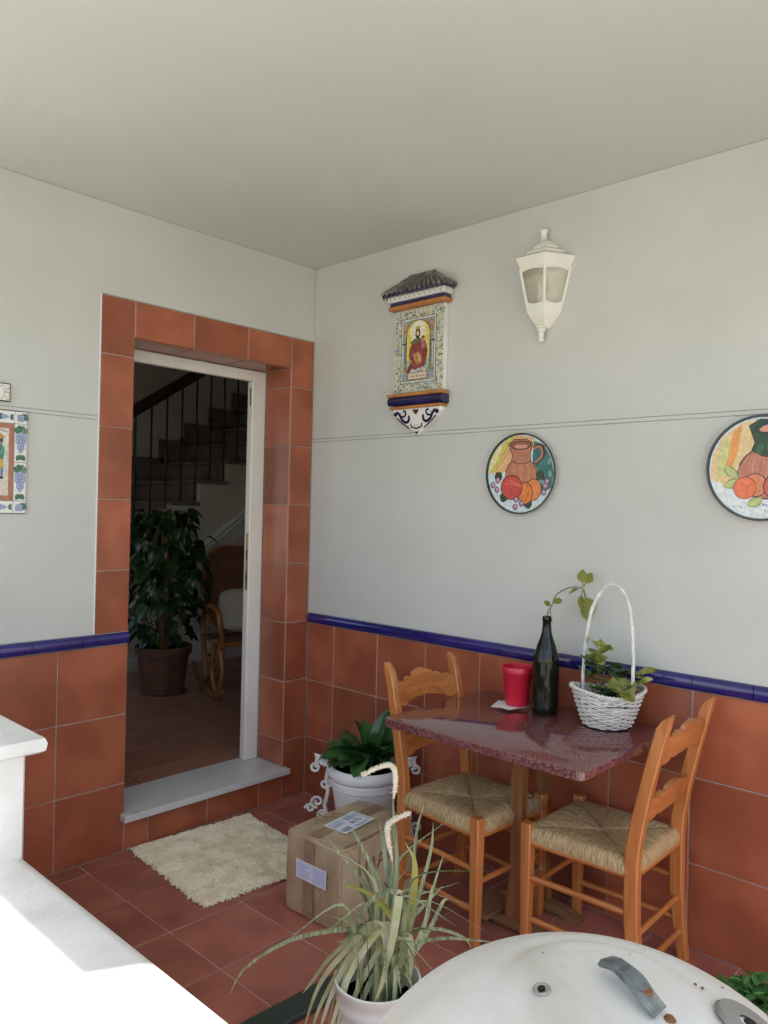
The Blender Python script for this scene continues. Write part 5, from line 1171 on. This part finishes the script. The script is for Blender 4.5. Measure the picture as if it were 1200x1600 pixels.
# ------------------------------------------------------------------ tile picture and house number on the door wall
tp = thing('tile_picture', 'framed panel of painted tiles, grapevine border around a man in green', 'tile picture', (-1.718, .004, 1.6465), DW)
GRN = (.05, .16, .09); GR2 = (.16, .30, .20); BL = (.05, .09, .30)
MB().box(-.249, .249, -.197, .197, 0, .004).build('backing', 'terra', tp)
def vine(P, cx, cy_, s=1., rot=0):
    T = lambda x, y: (cx + (x * math.cos(rot) - y * math.sin(rot)) * s, cy_ + (x * math.sin(rot) + y * math.cos(rot)) * s)
    for a in (.5, 1.2, 1.9, 2.6): x, y = T(0, .030); P.leaf(x, y, .022 * s, .015 * s, a + rot, GR2 if a < 1.5 else GRN, (.02, .06, .06))
    for r_, n_ in ((.022, 3), (.013, 3), (.004, 3), (-.005, 2), (-.014, 2), (-.023, 1)):
        for k in range(n_): x, y = T((k - (n_ - 1) / 2) * .0095, r_); P.ell(x, y, .0046 * s, .0048 * s, (.36, .42, .58), 0, 9, out=BL, ow=.0012 * s)
    for a in (-.9, -2.2): x, y = T(0, -.034); P.leaf(x, y, .020 * s, .012 * s, a + rot, GRN, (.02, .06, .06))
def ptile(x0, x1, y0, y1, fn, nm='border_tile'):
    o = MB().cbox(x0 + .0008, x1 - .0008, y0 + .0008, y1 - .0008, .0042, .0115, .0012).build(nm, 'ceramic', tp)
    P = Paint(.0117, .000012); fn(P); P.build('painting', o); return o
yb = [-.1955, -.1480, .0, .1480, .1955]; xb = [-.2475, -.2005, -.067, .067, .2005, .2475]
for xa, xc in ((.2005, .2475), (-.2475, -.2005)):
    ptile(xa, xc, -.148, .0, lambda P: vine(P, (xa + xc) / 2, -.075, 1.35)); ptile(xa, xc, .0, .148, lambda P: vine(P, (xa + xc) / 2, .075, 1.35))
    for ya, yc in ((-.1955, -.148), (.148, .1955)):
        def corner(P, cx=(xa + xc) / 2, cy_=(ya + yc) / 2):
            P.leaf(cx + .004, cy_ - .008, .030, .026, .9, GRN, (.02, .05, .06))
            for k in range(9): P.ell(cx - .010 + (k % 3) * .008, cy_ - .010 + (k // 3) * .008, .0046, .0046, (.36, .42, .56), 0, 8, out=BL, ow=.0012)
        ptile(xa, xc, ya, yc, corner)
for ya, yc in ((-.1955, -.148), (.148, .1955)):
    for i in range(1, 4): ptile(xb[i], xb[i + 1], ya, yc, lambda P: (vine(P, xb[i + 1] - .045, (ya + yc) / 2, .8, PI / 2), vine(P, xb[i] + .045, (ya + yc) / 2, .8, PI / 2)))
def scene_(P):
    P.rect(-.199, .199, -.1465, .1465, (.38, .15, .09)); P.rect(-.180, .180, -.128, .128, (.62, .55, .46)); P.rect(-.176, .176, -.124, .124, (.70, .66, .60))
    P.rect(-.176, .176, -.124, -.035, (.66, .56, .46)); P.poly([(-.176, .02), (-.10, .06), (-.02, .03), (.06, .07), (.13, .035), (.176, .05), (.176, -.035), (-.176, -.035)], (.55, .56, .52))
    for k in range(8): P.curve([(rnd.uniform(-.17, .16), rnd.uniform(-.118, -.06)), (rnd.uniform(-.1, .1), -.09), (rnd.uniform(-.17, .16), rnd.uniform(-.118, -.06))], .0015, (.40, .34, .28), n=6)
    P.curve([(.11, .118), (.14, .122), (.174, .114)], .003, (.06, .08, .12)); 
    mx = .143   # man in green jacket
    P.ell(mx + .002, .083, .010, .013, (.60, .36, .24)); P.ell(mx + .010, .082, .006, .012, (.04, .025, .02)); P.ell(mx + .002, .093, .022, .006, (.50, .26, .06), .1); P.ell(mx + .004, .099, .012, .008, (.52, .28, .07))
    P.poly([(mx - .014, .066), (mx + .012, .070), (mx + .022, .040), (mx + .018, .010), (mx - .014, .012)], (.05, .20, .13)); P.curve([(mx + .016, .058), (mx + .014, .036), (mx - .012, .032), (mx - .026, .044)], .010, (.08, .27, .18)); 
    P.poly([(mx - .014, .012), (mx + .018, .010), (mx + .020, -.022), (mx + .004, -.024), (mx + .002, -.006), (mx - .004, -.024), (mx - .016, -.022)], (.56, .38, .06))
    P.poly([(mx + .008, -.022), (mx + .018, -.022), (mx + .016, -.058), (mx + .008, -.058)], (.10, .17, .30)); P.poly([(mx - .014, -.022), (mx - .005, -.022), (mx - .006, -.054), (mx - .012, -.054)], (.10, .17, .30))
    P.ell(mx + .008, -.061, .012, .005, (.03, .035, .06)); P.ell(mx - .014, -.057, .010, .005, (.03, .035, .06))
    for x in (-.067, .067): P.rect(x - .0005, x + .0005, -.146, .146, (.30, .26, .22))
    for y in (-.03, .06): P.rect(-.198, .198, y - .0005, y + .0005, (.34, .30, .26))
ptile(-.2005, .2005, -.148, .148, scene_, 'centre_tiles')
np_ = thing('number_plaque', 'small dark edged ceramic house number plaque above the tile picture', 'plaque', (-1.608, .004, 1.910), DW)
MB().cbox(-.073, .073, -.035, .035, 0, .010, .002).build('frame', 'rim_k', np_)
MB().cbox(-.069, .069, -.031, .031, .0101, .0120, .001).build('tile_face', 'ceramic', np_)
P = Paint(.0122, .000006)
for i in range(220):
    x = rnd.uniform(-.067, .067); y = rnd.uniform(-.029, .029)
    if abs(x) < .046 and abs(y) < .018: continue
    P.ell(x, y, rnd.uniform(.001, .003), .0014, rnd.choice([(.42, .32, .10), (.24, .18, .07), (.55, .46, .22), (.16, .18, .10)]), rnd.uniform(0, 3), 6)
P.rect(.0475, .0490, -.016, .016, (.35, .16, .10))
P.build('painted_border', np_)
